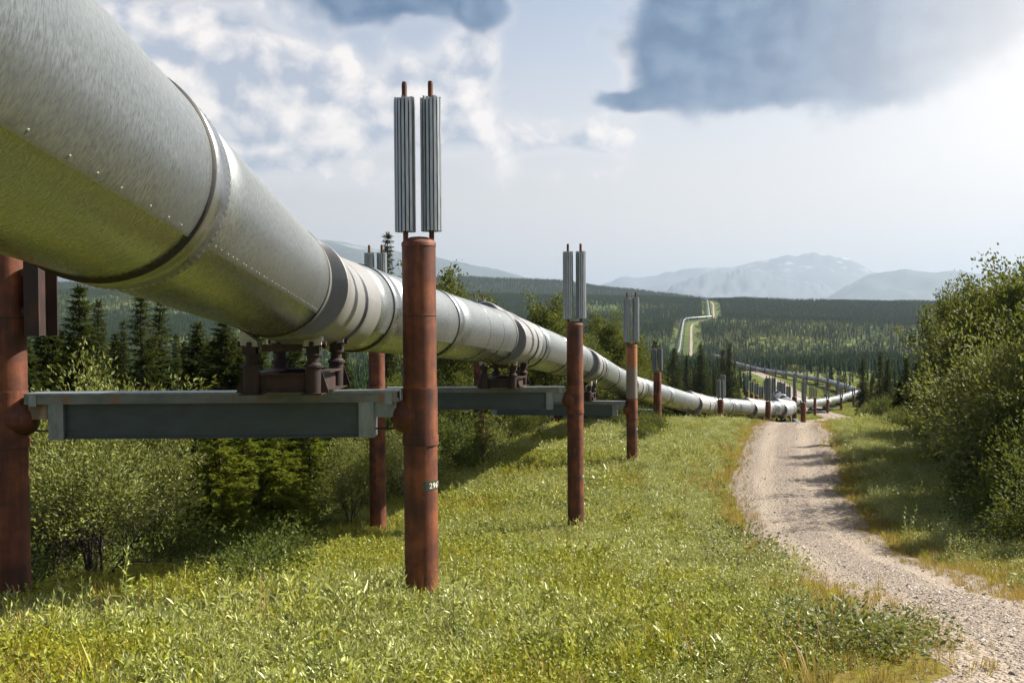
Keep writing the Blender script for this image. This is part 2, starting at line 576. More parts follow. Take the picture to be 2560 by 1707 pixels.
def _smooth1(z, w):
    k = np.hanning(w + 2)[1:-1]
    k /= k.sum()
    return np.convolve(np.pad(z, w // 2, mode='edge'), k, mode='valid')[:len(z)]


_zd = _smooth1(_zd, 9)


def sstep(a, b, x):
    t = np.clip((x - a) / (b - a), 0, 1)
    return t * t * (3 - 2 * t)


def Hraw(x, y):
    x = np.asarray(x, float)
    y = np.asarray(y, float)
    z = np.interp(y, _yd, _zd)
    far = sstep(800, 1600, y)
    z = z - far * (1 - sstep(2000, 2600, y)) * np.clip((x - 170) * 0.024, -16, 40)
    # second, farther ridge on the left
    amp = np.interp(x, [-4000, -1500, -174, -79, 110, 189, 292, 700, 1500], [60, 95, 104, 102, 94, 82, 70, 18, 0])
    z = z + amp * np.exp(-((y - 2600) / np.where(y < 2600, 420, 900)) ** 2)
    # small bumps
    z = z + 0.07 * np.sin(x * 0.9 + 1.3 * np.sin(y * 0.45)) * np.cos(y * 0.7) * sstep(4, 9, np.hypot(x, y)) * (1 - sstep(120, 200, y))
    far2 = sstep(120, 400, np.hypot(x, y))
    z = z + far2 * (1.1 * np.sin(x / 37 + y / 61) + 0.8 * np.sin(x / 23 - y / 41) + 0.5 * np.sin(x / 11 + 2) * np.cos(y / 17))
    # the slope drops a little towards the wood on the left, right verge stands a little higher
    near = 1 - sstep(70, 130, y)
    z = z - near * 0.05 * np.clip(-6 - x, 0, 40)
    return z


def ground_hit(px, py, d0=3, d1=2500):
    r = ray(px, py)
    ds = np.geomspace(d0, d1, 4000)
    P = ds[:, None] * r[None]
    below = P[:, 2] < Hraw(P[:, 0], P[:, 1])
    i = int(np.argmax(below))
    return P[i]


# --- the road: left and right edges read at rows of the photo, cast on the terrain
_rows = [(1707, 2427, 2990), (1631, 2324, 2840), (1541, 2188, 2690), (1464, 2040, 2470), (1406, 1955, 2296), (1352, 1890, 2196), (1270, 1850, 2134),
         (1212, 1842, 2096), (1135, 1852, 2085), (1085, 1885, 2064), (1066, 1893, 2055)]
_L = [ground_hit(a, y) for y, a, b in _rows]
_Rr = [ground_hit(b, y) for y, a, b in _rows]


def dpt(px, d):
    v = ray(px, 900) * d
    return np.array([v[0], v[1], 0])


_cl = [(np.array(a) + np.array(b)) / 2 for a, b in zip(_L, _Rr)]
_hw = [np.hypot(*(np.array(a) - np.array(b))[:2]) / 2 for a, b in zip(_L, _Rr)]
_near = _cl[0] + (_cl[0] - _cl[1]) * 1.5
_cl = [_near] + _cl + [dpt(2000, 75), dpt(2045, 98), dpt(2090, 122), dpt(2098, 140), dpt(2078, 158), dpt(2045, 180), dpt(2010, 215), dpt(1980, 260), dpt(1925, 320), dpt(1880, 372), dpt(1846, 415), dpt(1800, 450)]
_hw = [2.2] + [min(h, 2.3) for h in _hw] + [1.9] * 12


def poly_resample(P, step):
    P = np.asarray(P, float)[:, :2]
    # Catmull-Rom
    out = []
    for i in range(len(P) - 1):
        p0, p1, p2, p3 = P[max(i - 1, 0)], P[i], P[i + 1], P[min(i + 2, len(P) - 1)]
        n = max(2, int(np.hypot(*(p2 - p1)) / step))
        for k in range(n):
            t = k / n
            out.append((i + t, *(0.5 * ((2 * p1) + (-p0 + p2) * t + (2 * p0 - 5 * p1 + 4 * p2 - p3) * t * t + (-p0 + 3 * p1 - 3 * p2 + p3) * t ** 3))))
    out.append((len(P) - 1, *P[-1]))
    return np.array(out)


_rp = poly_resample(_cl, 0.6)
ROAD_XY = _rp[:, 1:]
ROAD_HW = np.interp(_rp[:, 0], np.arange(len(_hw)), _hw)
_tan = np.gradient(ROAD_XY, axis=0)
_tan /= np.linalg.norm(_tan, axis=1)[:, None]
ROAD_N = np.stack([_tan[:, 1], -_tan[:, 0]], 1)
# far road on the hillside (two visible stretches)
FAR1 = poly_resample([dpt(q, d) for q, d in ((1724, 760), (1727, 810), (1728, 880), (1728, 960), (1731, 1060), (1741, 1110), (1760, 1150), (1784, 1190), (1785, 1240), (1784, 1340), (1783, 1450), (1775, 1520), (1757, 1640))], 5)
ALLROAD = [(ROAD_XY, ROAD_HW), (FAR1[:, 1:], np.full(len(FAR1), 2.6))]


def road_dist(x, y):
    """distance from the road edge (negative on it); near road only"""
    x = np.atleast_1d(np.asarray(x, float))
    y = np.atleast_1d(np.asarray(y, float))
    best = np.full(x.shape, 1e9)
    step = 2
    for XY, HW in ALLROAD:
        for c in range(0, len(x), 20000):
            xs, ys_ = x[c:c + 20000], y[c:c + 20000]
            XYs, HWs = XY[::step], HW[::step]
            d = np.hypot(xs[:, None] - XYs[None, :, 0], ys_[:, None] - XYs[None, :, 1]) - HWs[None]
            best[c:c + 20000] = np.minimum(best[c:c + 20000], d.min(1))
    return best


def H(x, y):
    return Hraw(x, y)


def Hp(x, y):
    return float(Hraw(x, y))


def mat_ground():
    m, t, out = new_mat('meadow_soil')
    g = t.n('ShaderNodeNewGeometry')
    pos = g.outputs['Position']
    flat = t.scalev(pos, (1, 1, 0))
    n1 = t.noise(flat, 0.9, 6, 0.6)
    n2 = t.noise(flat, 14, 4, 0.6)
    c = t.ramp(n1, [(0.30, (0.065, 0.066, 0.011)), (0.50, (0.135, 0.125, 0.018)), (0.66, (0.19, 0.14, 0.04))])
    c = t.mix(t.mr(n2, 0.35, 0.7, 0, 0.5), c, (0.06, 0.05, 0.02))
    # wide country beyond: bog, moss and dwarf birch in patches
    n3 = t.noise(t.scalev(pos, (0.012, 0.007, 0)), 1.0, 7, 0.62)
    n4 = t.noise(t.scalev(pos, (0.10, 0.05, 0)), 1.0, 5, 0.6)
    f = t.m('ADD', t.m('MULTIPLY', n3, 0.7), t.m('MULTIPLY', n4, 0.3))
    cf = t.ramp(f, [(0.36, (0.022, 0.042, 0.013)), (0.47, (0.050, 0.076, 0.017)), (0.56, (0.095, 0.115, 0.021)), (0.68, (0.140, 0.135, 0.028))])
    y = t.sep(pos)[1]
    c = t.mix(t.mr(y, 110, 260), c, cf)
    c = t.mix(t.mr(y, 1750, 2150), c, (0.014, 0.026, 0.014))
    b = pbsdf(t, out, Base_Color=c, Roughness=0.95)
    b.inputs['Specular IOR Level'].default_value = 0.1
    t.put(b.inputs['Normal'], t.bump(n2, 0.6, 0.05))
    return m


def build_ground():
    rings = np.concatenate([[0.0], np.geomspace(0.6, 28000, 400)])
    front = np.radians(np.arange(-40, 40.01, 0.32))
    back = np.radians(np.arange(44, 316.1, 4))
    angs = np.concatenate([front, back])
    A, Rg = np.meshgrid(angs, rings)
    X, Y = Rg * np.sin(A), Rg * np.cos(A)
    Z = H(X, Y)
    near = Y < 460
    rd = np.full(X.shape, 99.0)
    idx = np.where((Rg < 480) & (Y > -20) & (np.abs(A) < 1.2))
    rd[idx] = road_dist(X[idx], Y[idx])
    na = len(angs)
    V = np.stack([X, Y, Z], -1).reshape(-1, 3)
    i, j = np.meshgrid(np.arange(len(rings) - 1), np.arange(na), indexing='ij')
    j2 = (j + 1) % na
    Fq = np.stack([i * na + j, i * na + j2, (i + 1) * na + j2, (i + 1) * na + j], -1).reshape(-1, 4)[:, ::-1]
    o = ob('ground', mk('ground', V, Fq, mat_ground(), True))
    tag(o, kind='structure')


build_ground()


def mat_road():
    m, t, out = new_mat('gravel_road')
    uv = t.n('ShaderNodeTexCoord').outputs['UV']          # u across in metres from centre, v along
    pos = t.n('ShaderNodeNewGeometry').outputs['Position']
    u, v, _ = t.sep(uv)
    wob = t.m('MULTIPLY', t.m('SUBTRACT', t.noise(t.xyz(0, v, 0), 0.15, 2), 0.5), 0.8)
    uu = t.m('ABSOLUTE', t.m('ADD', u, wob))
    track = t.m('SUBTRACT', 1.0, t.mr(t.m('ABSOLUTE', t.m('SUBTRACT', uu, 0.80)), 0.10, 0.55))
    st = t.noise(t.scalev(uv, (6, 0.35, 1)), 1.0, 5, 0.6)
    peb = t.n('ShaderNodeTexVoronoi')
    t.put(peb.inputs['Vector'], t.scalev(pos, (1, 1, 1)))
    peb.inputs['Scale'].default_value = 26
    peb2 = t.n('ShaderNodeTexVoronoi')
    t.put(peb2.inputs['Vector'], pos)
    peb2.inputs['Scale'].default_value = 11
    n = t.noise(pos, 3.0, 6, 0.65)
    pr, pg, pb = t.sep(peb.outputs['Color'])
    c = t.ramp(n, [(0.3, (0.190, 0.158, 0.126)), (0.55, (0.252, 0.214, 0.175)), (0.75, (0.31, 0.27, 0.225))])
    stone = t.ramp(pr, [(0.0, (0.08, 0.066, 0.056)), (0.35, (0.19, 0.152, 0.12)), (0.7, (0.285, 0.235, 0.19)), (1.0, (0.40, 0.36, 0.31))])
    loose = t.m('MULTIPLY', t.m('SUBTRACT', 1.0, t.m('MULTIPLY', track, 0.8)), t.mr(n, 0.32, 0.6, 0.25, 0.8))
    c = t.mix(loose, c, stone)
    c = t.mix(t.m('MULTIPLY', track, t.mr(st, 0.3, 0.7, 0.45, 0.95)), c, (0.315, 0.265, 0.21))
    b = pbsdf(t, out, Base_Color=c, Roughness=0.95)
    b.inputs['Specular IOR Level'].default_value = 0.15
    h = t.m('ADD', t.m('MULTIPLY', peb.outputs['Distance'], -1.2), t.m('ADD', t.m('MULTIPLY', peb2.outputs['Distance'], -1.5), n))
    t.put(b.inputs['Normal'], t.bump(h, 0.8, 0.035))
    return m


M_ROAD = mat_road()


def build_road(name, XY, HW, ncol, jit, lift=0.0, sel=None):
    tn = np.gradient(XY, axis=0)
    tn /= np.linalg.norm(tn, axis=1)[:, None]
    nr = np.stack([tn[:, 1], -tn[:, 0]], 1)
    s = np.concatenate([[0], np.cumsum(np.linalg.norm(np.diff(XY, axis=0), axis=1))])
    cols = np.linspace(-1, 1, ncol)
    V, UV = [], []
    rr = np.random.default_rng(3)
    eL = _smooth1(rr.normal(0, jit, len(XY)), 5)
    eR = _smooth1(rr.normal(0, jit, len(XY)), 5)
    for i in range(len(XY)):
        for c in cols:
            w = HW[i] + 0.25 + (eR[i] if c > 0 else eL[i])
            p = XY[i] + nr[i] * c * w
            z = Hp(p[0], p[1]) + lift + 0.05 - 0.07 * max(0, abs(c) - 0.8) / 0.2
            z -= 0.035 * math.exp(-((abs(c * w) - 0.85) / 0.28) ** 2)        # wheel ruts
            V.append((p[0], p[1], z))
            UV.append((c * w, s[i]))
    n = ncol
    i, j = np.meshgrid(np.arange(len(XY) - 1), np.arange(n - 1), indexing='ij')
    Fq = np.stack([i * n + j, i * n + j + 1, (i + 1) * n + j + 1, (i + 1) * n + j], -1).reshape(-1, 4)
    o = ob(name, mk(name, V, Fq, M_ROAD, True, UV))
    tag(o, kind='structure')
    return o


build_road('gravel_road', ROAD_XY, ROAD_HW, 17, 0.28)
build_road('gravel_road', FAR1[:, 1:], np.full(len(FAR1), 0.85), 5, 0.2, 0.35)


# ------------------------------------------------------------------ mountains
def mat_mountain(name, rock, snowamt, zs):
    m, t, out = new_mat(name)
    pos = t.n('ShaderNodeNewGeometry').outputs['Position']
    z = t.sep(pos)[2]
    n1 = t.noise(t.scalev(pos, (0.0024, 0.0024, 0.0024)), 1.0, 7, 0.62)
    c = t.ramp(n1, [(0.3, tuple(x * 0.7 for x in rock)), (0.7, tuple(x * 1.3 for x in rock))])
    n2 = t.noise(t.scalev(pos, (0.0040, 0.0040, 0.0060)), 1.0, 8, 0.66)
    snow = t.m('MULTIPLY', t.mr(n2, 0.55, 0.60), t.mr(z, zs * 0.45, zs * 0.75))
    c = t.mix(t.m('MULTIPLY', snow, snowamt), c, (0.82, 0.83, 0.85))
    pbsdf(t, out, Base_Color=c, Roughness=0.95)
    return m


def mountain(pts, d, depth, mat, seed, rough=1.0):
    """a ridge whose crest follows the given points, with flanks falling to both sides"""
    pxs = np.array([p[0] for p in pts], float)
    pys = np.array([p[1] for p in pts], float)
    nx, ny = 260, 44
    px = np.linspace(pxs[0], pxs[-1], nx)
    rr = np.random.default_rng(seed)
    crest = np.interp(px, pxs, pys)
    jag = np.zeros(nx)
    for o_, a_ in ((3, 2.5), (7, 2.2), (15, 2.0), (30, 1.5), (60, 1.0)):
        jag += a_ * rough * np.interp(np.linspace(0, 1, nx), np.linspace(0, 1, o_ * 3), rr.normal(0, 1, o_ * 3))
    crest = _smooth1(crest, 7)
    jagm = jag * 1.2 / FPX * d                   # metres
    ph = rr.uniform(0, 6.28, 8)
    V = []
    for k in range(ny):
        v = k / (ny - 1) * 2 - 1               # -1 front foot, 1 rear foot
        for i in range(nx):
            top = W(px[i], crest[i], d)
            y = top[1] + v * depth
            x = top[0] * (y / top[1]) if v < 0 else top[0] + (v * depth) * top[0] / top[1]
            hgt = (top[2] + 40)
            u = i / nx
            nn_ = float(fbm2(u * 46 + v * 9, v * 11, 4.0, seed)) - .5
            prof = max(0.0, 1 - abs(v)) ** (1.25 + 1.0 * nn_)
            z = -40 + hgt * prof - jagm[i] * math.exp(-(v / .10) ** 2)
            z += 0.30 * hgt * (float(fbm2(u * 90 - v * 22, v * 26, 6.0, seed + 5)) - .5) * (1 - abs(v)) * min(1, abs(v) * 5)
            V.append((x, y, z))
    i, j = np.meshgrid(np.arange(ny - 1), np.arange(nx - 1), indexing='ij')
    Fq = np.stack([i * nx + j, i * nx + j + 1, (i + 1) * nx + j + 1, (i + 1) * nx + j], -1).reshape(-1, 4)
    o = ob('mountain', mk('mountain', V, Fq, mat, True))
    tag(o, kind='structure')
    return o


MM1 = mat_mountain('blue_hills', (0.045, 0.065, 0.070), 0.25, 900)
MM2 = mat_mountain('snowy_range', (0.07, 0.085, 0.10), 0.45, 1100)
mountain([(-700, 640), (-200, 610), (300, 585), (600, 590), (760, 597), (818, 598), (863, 601), (931, 624), (1010, 632), (1090, 640), (1174, 656), (1249, 674), (1355, 699), (1440, 735), (1540, 790)], 7500, 2500, MM1, 1, 0.5)
mountain([(1380, 800), (1470, 730), (1507, 706), (1560, 690), (1612, 696), (1673, 676), (1718, 674), (1800, 668), (1855, 660), (1915, 655), (1953, 640), (2029, 632), (2082, 639), (2142, 657), (2188, 674), (2260, 690), (2330, 700), (2420, 690), (2500, 665), (2580, 640), (2700, 645), (2900, 660), (3200, 700)], 14000, 3000, MM2, 2, 0.9)
mountain([(1600, 790), (1688, 713), (1756, 683), (1862, 668), (1930, 684), (1990, 700), (2051, 714), (2110, 735), (2200, 790)], 11500, 2300, MM2, 3, 0.7)
mountain([(2000, 790), (2067, 742), (2112, 712), (2165, 687), (2220, 673), (2263, 666), (2294, 672), (2360, 675), (2437, 677), (2560, 690), (2700, 680), (2900, 700), (3100, 760)], 10000, 2300, MM1, 4, 0.4)


def build_haze():
    m = bpy.data.materials.new('haze_air')
    m.use_nodes = True
    m.node_tree.nodes.clear()
    t = NT(m.node_tree)
    out = t.n('ShaderNodeOutputMaterial')
    v = t.n('ShaderNodeVolumePrincipled')
    v.inputs['Color'].default_value = (0.45, 0.56, 0.70, 1)
    v.inputs['Density'].default_value = 0.00009
    v.inputs['Anisotropy'].default_value = 0.25
    for k in ('Density Attribute', 'Color Attribute', 'Temperature Attribute'):
        if k in v.inputs:
            v.inputs[k].default_value = ''
    m.cycles.homogeneous_volume = True
    m.node_tree.links.new(v.outputs[0], out.inputs['Volume'])
    b = MB().box((0, 0, 0), (2, 2, 2))
    me = b.mesh('haze', m)
    o = ob('haze', me)
    lo, hi = Vector((-29500, -29500, -45)), Vector((29500, 29500, 1000))
    o.location = (lo + hi) / 2
    o.scale = (hi - lo) / 2
    tag(o, kind='stuff')


build_haze()

# ------------------------------------------------------------------ pipeline path
PR = 0.705                                    # outer radius of the insulated pipe
_nd = np.array([-0.0510, 1.0, -0.0794])
K1 = np.array([-3.0, 14.2, 0.345])
KN = [K1 + _nd * (-24), K1, np.array([-0.224, 27.7, -0.505]), W(1455, 907, 42.5), W(1562, 962, 59), W(1735, 1010, 76), W(1885, 1022, 85.5), W(1978, 1021, 91),
      W(1937, 986, 130), W(1972, 1003, 152), W(2030, 1009, 174), W(2090, 999, 196), W(2150, 980, 226), W(2117, 968, 246), W(2062, 951, 276),
      W(1981, 937, 320), W(1899, 924, 366), W(1837, 908, 402), W(1800, 892, 436), W(1786, 889, 470)]
FILLET = [0, 1.6, 1.6, 2.5, 3, 4, 4, 3.2, 4, 8, 6, 6, 5, 5, 8, 8, 8, 8, 6, 0]


class Path:
    def __init__(s, K, fil, step=0.25):
        pts = [K[0]]
        for i in range(1, len(K) - 1):
            a, b, c = K[i - 1], K[i], K[i + 1]
            u, v = (a - b) / np.linalg.norm(a - b), (c - b) / np.linalg.norm(c - b)
            r = min(fil[i], np.linalg.norm(a - b) * .45, np.linalg.norm(c - b) * .45)
            p0, p2 = b + u * r, b + v * r
            for t in np.linspace(0, 1, 9):
                pts.append((1 - t) ** 2 * p0 + 2 * t * (1 - t) * b + t * t * p2)
        pts.append(K[-1])
        P = np.array(pts)
        L = np.concatenate([[0], np.cumsum(np.linalg.norm(np.diff(P, axis=0), axis=1))])
        s.P, s.L, s.len = P, L, L[-1]

    def at(s, x):
        x = float(x)
        return np.array([np.interp(x, s.L, s.P[:, k]) for k in range(3)])

    def frame(s, x):
        p = s.at(x)
        t = s.at(min(x + .08, s.len)) - s.at(max(x - .08, 0))
        t /= np.linalg.norm(t)
        side = np.cross(t, [0, 0, 1])
        side /= np.linalg.norm(side)
        return p, t, side, np.cross(side, t)

    def near(s, q):
        d = np.linalg.norm(s.P[:, :2] - np.asarray(q)[None, :2], axis=1)
        i = int(np.argmin(d))
        best = min(np.arange(max(0, s.L[i] - 12), min(s.len, s.L[i] + 12), 0.05), key=lambda x: np.linalg.norm(s.at(x)[:2] - np.asarray(q)[:2]))
        return best


PATH = Path(KN, FILLET)
S1 = PATH.near((-2.97, 13.5))                  # arc length at bent 1


def sheet(name, prof, mat, th0=0.0, th1=360.0, n=48, lug=None, path=PATH, maxstep=1.2, thick=True):
    """surface of revolution along the path; prof = [(s, r)], angles in degrees, 0 = right, 90 = top.
    lug(s) adds a side swelling that dies out at top and bottom"""
    full = abs(th1 - th0 - 360) < 1e-6
    pr = [prof[0]]
    for (s0, r0), (s1, r1) in zip(prof[:-1], prof[1:]):
        k = max(1, int(math.ceil((s1 - s0) / maxstep)))
        for q in range(1, k + 1):
            pr.append((s0 + (s1 - s0) * q / k, r0 + (r1 - r0) * q / k))
    ths = np.radians(np.linspace(th0, th1, n + 1))
    V, UV = [], []
    for s_, r_ in pr:
        p, t, sd, up = path.frame(s_)
        for a in ths:
            r = r_
            if lug is not None:
                ca = math.cos(a)
                dg_ = (math.degrees(a) + 180) % 360 - 180
                w = 0.0
                if abs(dg_ + 16) < 62:
                    w = math.cos(math.pi / 2 * (dg_ + 16) / 62) ** 1.1      # crescent on the meadow side
                elif abs(dg_ - 112) < 36:
                    w = 1.1 * math.cos(math.pi / 2 * (dg_ - 112) / 36)      # lid on the wooded side
                r += lug(s_) * w
            V.append(p + (sd * math.cos(a) + up * math.sin(a)) * r)
            UV.append((s_, a * PR))
    m = n + 1
    i, j = np.meshgrid(np.arange(len(pr) - 1), np.arange(n), indexing='ij')
    Fq = np.stack([i * m + j, i * m + j + 1, (i + 1) * m + j + 1, (i + 1) * m + j], -1).reshape(-1, 4)
    me = mk(name, V, Fq, mat, True, UV)
    return me


pipeline = ob('pipeline', None, None)
tag(pipeline, 'huge silvery insulated oil pipeline zigzagging from the upper left into the valley', 'pipeline')


def part(name, me, parent=None):
    return ob(name, me, parent if parent is not None else pipeline)


def jacket(s0, s1, n=64, rivets=0, seam=True):
    if s1 - s0 < 0.05:
        return
    ln = n
    a0, a1 = -38, 218
    up_ = part('jacket_sheet', sheet('jacket_sheet', [(s0, PR - .03), (s0 + .004, PR), (s1 - .004, PR), (s1, PR - .03)], M_JACKET, a0, a1, n, maxstep=0.8))
    part('lower_sheet', sheet('lower_sheet', [(s0, PR - .008), (s1, PR - .008)], M_LOWER, 216, 324, n // 2, maxstep=0.8))
    if seam:
        # folded lap along the lower edge of the upper sheet
        part('lap_seam', sheet('lap_seam', [(s0, PR + .004), (s1, PR + .004)], M_STRAP, a0 - .2, a0 + 1.3, 2, maxstep=0.8))
    if rivets:
        mb = MB()
        for x in np.arange(s0 + .15, s1 - .05, rivets):
            p, t, sd, u = PATH.frame(x + random.uniform(-.3, .3) * rivets)
            a = rad(-34.6)
            nrm = Vector(sd * math.cos(a) + u * math.sin(a))
            M = Matrix.Translation(Vector(p) + nrm * PR) @ nrm.to_track_quat('Z', 'Y').to_matrix().to_4x4()
            mb.lathe([(.0065, 0), (.0055, .004), (.003, .006)], 6, M=M)
        o = part('rivet_row', mb.mesh('rivet_row', M_RIVET), up_)
        tag(o, kind='stuff')


def joint(s, n=64, strap=.40, dash=False):
    """black gasket and the zinc strap behind it"""
    part('black_gasket', sheet('black_gasket', [(s - .006, PR - .05), (s - .004, PR + .020), (s + .022, PR + .020), (s + .034, PR - .05)], M_BLACK, 0, 360, n))
    st = part('strap', sheet('strap', [(s + .034, PR - .02), (s + .036, PR + .016), (s + .036 + strap, PR + .016), (s + .04 + strap, PR - .02)], M_STRAP, 0, 360, n))
    if dash:
        mb = MB()
        for k in range(90):
            a = 2 * math.pi * k / 90
            p, t, sd, u = PATH.frame(s + strap - .0)
            nrm = Vector(sd * math.cos(a) + u * math.sin(a))
            tang = nrm.cross(Vector(t))
            M = Matrix.Translation(Vector(p) + nrm * (PR + .016)) @ Matrix((tang, Vector(t), nrm)).transposed().to_4x4()
            mb.box((0, 0, .001), (.022, .008, .005), M)
        o = part('strap_clip', mb.mesh('strap_clip', M_RIVET), st)
        tag(o, kind='stuff')


def thin_seam(s, n=64, w=.02):
    part('seam_band', sheet('seam_band', [(s - .002, PR - .02), (s, PR + .006), (s + w, PR + .006), (s + w + .002, PR - .02)], M_STRAP, 0, 360, n))
    part('seam_line', sheet('seam_line', [(s - .016, PR - .02), (s - .015, PR + .0035), (s - .003, PR + .0035), (s - .002, PR - .02)], M_BLACK, 0, 360, n))


def lug_profile(s0):
    xs = [0, .15, .190, .215, .32, 1.3, 2.42, 2.44, 2.50, 2.62, 3.5, 3.7]
    ys = [.0, .0, .205, .222, .228, .175, .10, .145, .156, .148, .03, .0]
    return lambda s: float(np.interp(s - s0, xs, ys))


def cover(s0, n=72):
    """insulated cover over a shoe: step-fronted side swellings, a second small step, long taper"""
    ss = sorted(set([0, .06, .12, .15, .16, .17, .18, .19, .20, .215, .25, .32, .45, .7, 1.0, 1.3, 1.6, 1.9, 2.2, 2.42, 2.43, 2.44, 2.46, 2.50, 2.56, 2.62, 2.8, 3.0, 3.2, 3.4, 3.5, 3.6, 3.7]))
    prof = [(s0, PR - .03)] + [(s0 + x + .001, PR + .006) for x in ss] + [(s0 + 3.72, PR - .03)]
    part('black_gasket', sheet('black_gasket', [(s0 - .045, PR - .05), (s0 - .036, PR + .012), (s0 - .002, PR + .012), (s0 - .001, PR - .03)], M_BLACK, 0, 360, n))
    me = sheet('shoe_cover', prof, M_COVER, 0, 360, n, lug_profile(s0))
    me.set_sharp_from_angle(angle=rad(40))
    cv = part('shoe_cover', me)
    # end faces of the side swellings, their shade painted in as slate grey
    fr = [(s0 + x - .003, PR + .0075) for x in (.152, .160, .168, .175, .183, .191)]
    part('end_face', sheet('end_face', fr, M_FACE_SHADE, 0, 360, n, lug_profile(s0 - .003)), cv)
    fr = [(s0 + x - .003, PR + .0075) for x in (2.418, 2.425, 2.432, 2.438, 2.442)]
    part('end_face', sheet('end_face', fr, M_FACE_SHADE, 0, 360, n, lug_profile(s0 - .003)), cv)  # dark stripe: painted shade on the second small step


COVER0 = -1.62                                 # cover start relative to the bent
bent_s = [S1]
for k in (2, 3, 4, 5, 6):
    s_ = PATH.near(KN[k])
    bent_s.append(s_)
bent_s.append(PATH.near(KN[7]) - 1.2)
NB = len(bent_s)
# near end (behind the camera) to the first joint
JA = S1 - 7.22
thin = []
jacket(0.0, JA - .006, 80, 0.36)
joint(JA, 80, .40, True)
jacket(JA + .44, S1 + COVER0 - .05, 80, 0.17)
for bi in range(NB):
    s0 = bent_s[bi] + COVER0
    nn = (80, 64, 48, 40, 32, 32, 32)[bi]
    cover(s0, nn)
    e = s0 + 3.72
    nxt = (bent_s[bi + 1] + COVER0 - .05) if bi + 1 < NB else e + 3.0
    j1 = e + .62
    L = nxt - j1
    riv = (0.12, 0.2, 0, 0, 0, 0, 0)[bi]
    jacket(e, min(j1, nxt) - .006, nn, riv)
    if L < 2.0:
        if L > 0:
            joint(j1, nn, .25)
            jacket(j1 + .29, nxt, nn, 0)
        continue
    joint(j1, nn, .36)
    j2 = j1 + 0.41 * L
    jacket(j1 + .40, j2 - .006, nn, riv)
    joint(j2, nn, .40, bi == 0)
    jacket(j2 + .44, nxt, nn, riv)
    thin_seam(j2 + .34 * L * .85, nn)
    thin_seam(j2 + .34 * L * 1.28, nn)
LAST = bent_s[-1] + COVER0 + 3.72 + 3.0
# the rest of the zigzag, farther off: one section for each span between bents
FAR_S = []
x = LAST
idx = 0
while x < PATH.len - 1:
    x1 = min(x + 15.0, PATH.len)
    part('jacket_sheet', sheet('jacket_sheet', [(x, PR - .02), (x + .05, PR), (x1 - .05, PR), (x1, PR - .02)], M_JACKET, 0, 360, 20, maxstep=1.5))
    part('strap', sheet('strap', [(x - .05, PR), (x, PR + .04), (x + .5, PR + .04), (x + .55, PR)], M_COVER, 0, 360, 20))
    if x1 < PATH.len - 2:
        mid = (x + x1) / 2
        FAR_S.append(mid)
        sc = mid - 1.6
        prof = [(sc + q, PR + .006) for q in (0, .15, .19, .3, 1.3, 2.4, 3.5, 3.7)]
        me = sheet('shoe_cover', prof, M_COVER, 0, 360, 20, lug_profile(sc))
        cv = part('shoe_cover', me)
        part('end_face', sheet('end_face', [(sc + .13, PR + .02), (sc + .19, PR + .02)], M_FACE_SHADE, 0, 360, 20, lug_profile(sc)), cv)  # shade of the far cover's front step, painted dark
    x = x1

# the same line again, far away on the hillside
KF = [W(px, py, d) for px, py, d in ((1694, 889, 760), (1698, 874, 810), (1705, 827, 955), (1709.5, 800, 1120), (1716, 795.5, 1150), (1735, 794, 1172), (1781, 793, 1205))]
for p in KF:
    p[2] = max(p[2], Hp(p[0], p[1]) + 3.0)
KF2 = [W(px, py, d) for px, py, d in ((1774, 796, 1205), (1773, 786, 1240), (1768.5, 751, 1500), (1757, 745.5, 1590), (1738, 742.5, 1670))]
for p in KF2:
    p[2] = max(p[2], Hp(p[0], p[1]) + 3.0)
FARP = []
for K_, lab in ((KF, 'thin bright pipeline climbing the far clearing and turning right along it'), (KF2, 'thin pale pipeline rising over the top of the wooded ridge')):
    p_ = Path(K_, [0] + [14] * (len(K_) - 2) + [0])
    root = ob('far_pipeline', None)
    tag(root, lab, 'pipeline', 'far stretches of the pipeline')
    x = 0
    while x < p_.len - 1:
        x1 = min(p_.len, x + 36)
        part('jacket_sheet', sheet('jacket_sheet', [(x, PR * 1.15), (x1 - .3, PR * 1.15)], M_JACKET, 0, 360, 12, path=p_, maxstep=6), root)
        x = x1
    FARP.append(p_)

# ------------------------------------------------------------------ support bents
PILE_R = 0.2285


def radiator_mesh(length, nf, full=True):
    """finned aluminium cooling tube: radial fins round a steel heat pipe (z = 0 at fin bottom)"""
    mb = MB()
    for k in range(nf):
        a = 2 * math.pi * (k + .25) / nf
        M = Matrix.Rotation(a, 4, 'Z')
        ro = 0.134 * (1 + 0.03 * math.sin(k * 7.3))
        top = length - 0.012 * (k % 3)
        th = .0075
        if full:
            # fin with a folded outer lip
            mb.box(((.036 + ro) / 2, 0, top / 2), (ro - .036, th, top), M)
            mb.box((ro, .016, top / 2), (.006, .036, top - .01), M)
        else:
            mb.box(((.03 + ro) / 2, 0, top / 2), (ro - .03, .02, top), M)
    return mb.mesh('radiator', M_FIN)


def heat_pipe_mesh(length, below, n=12):
    mb = MB()
    mb.lathe([(.036, -below), (.036, length + .17), (.030, length + .21), (.0, length + .215)], n)
    return mb.mesh('heat_pipe', M_RUST, angle=40)


_rad_cache = {}


def radiator(parent, loc, length, below, detail, rot):
    key = (round(length, 2), round(below, 2), detail)
    if key not in _rad_cache:
        nf = {2: 16, 1: 12, 0: 8}[detail]
        _rad_cache[key] = (radiator_mesh(length, nf, detail == 2), heat_pipe_mesh(length, below, 12 if detail == 2 else 6))
    a, b = _rad_cache[key]
    r = ob('radiator', a, parent, loc, rot)
    ob('heat_pipe', b, r)
    return r


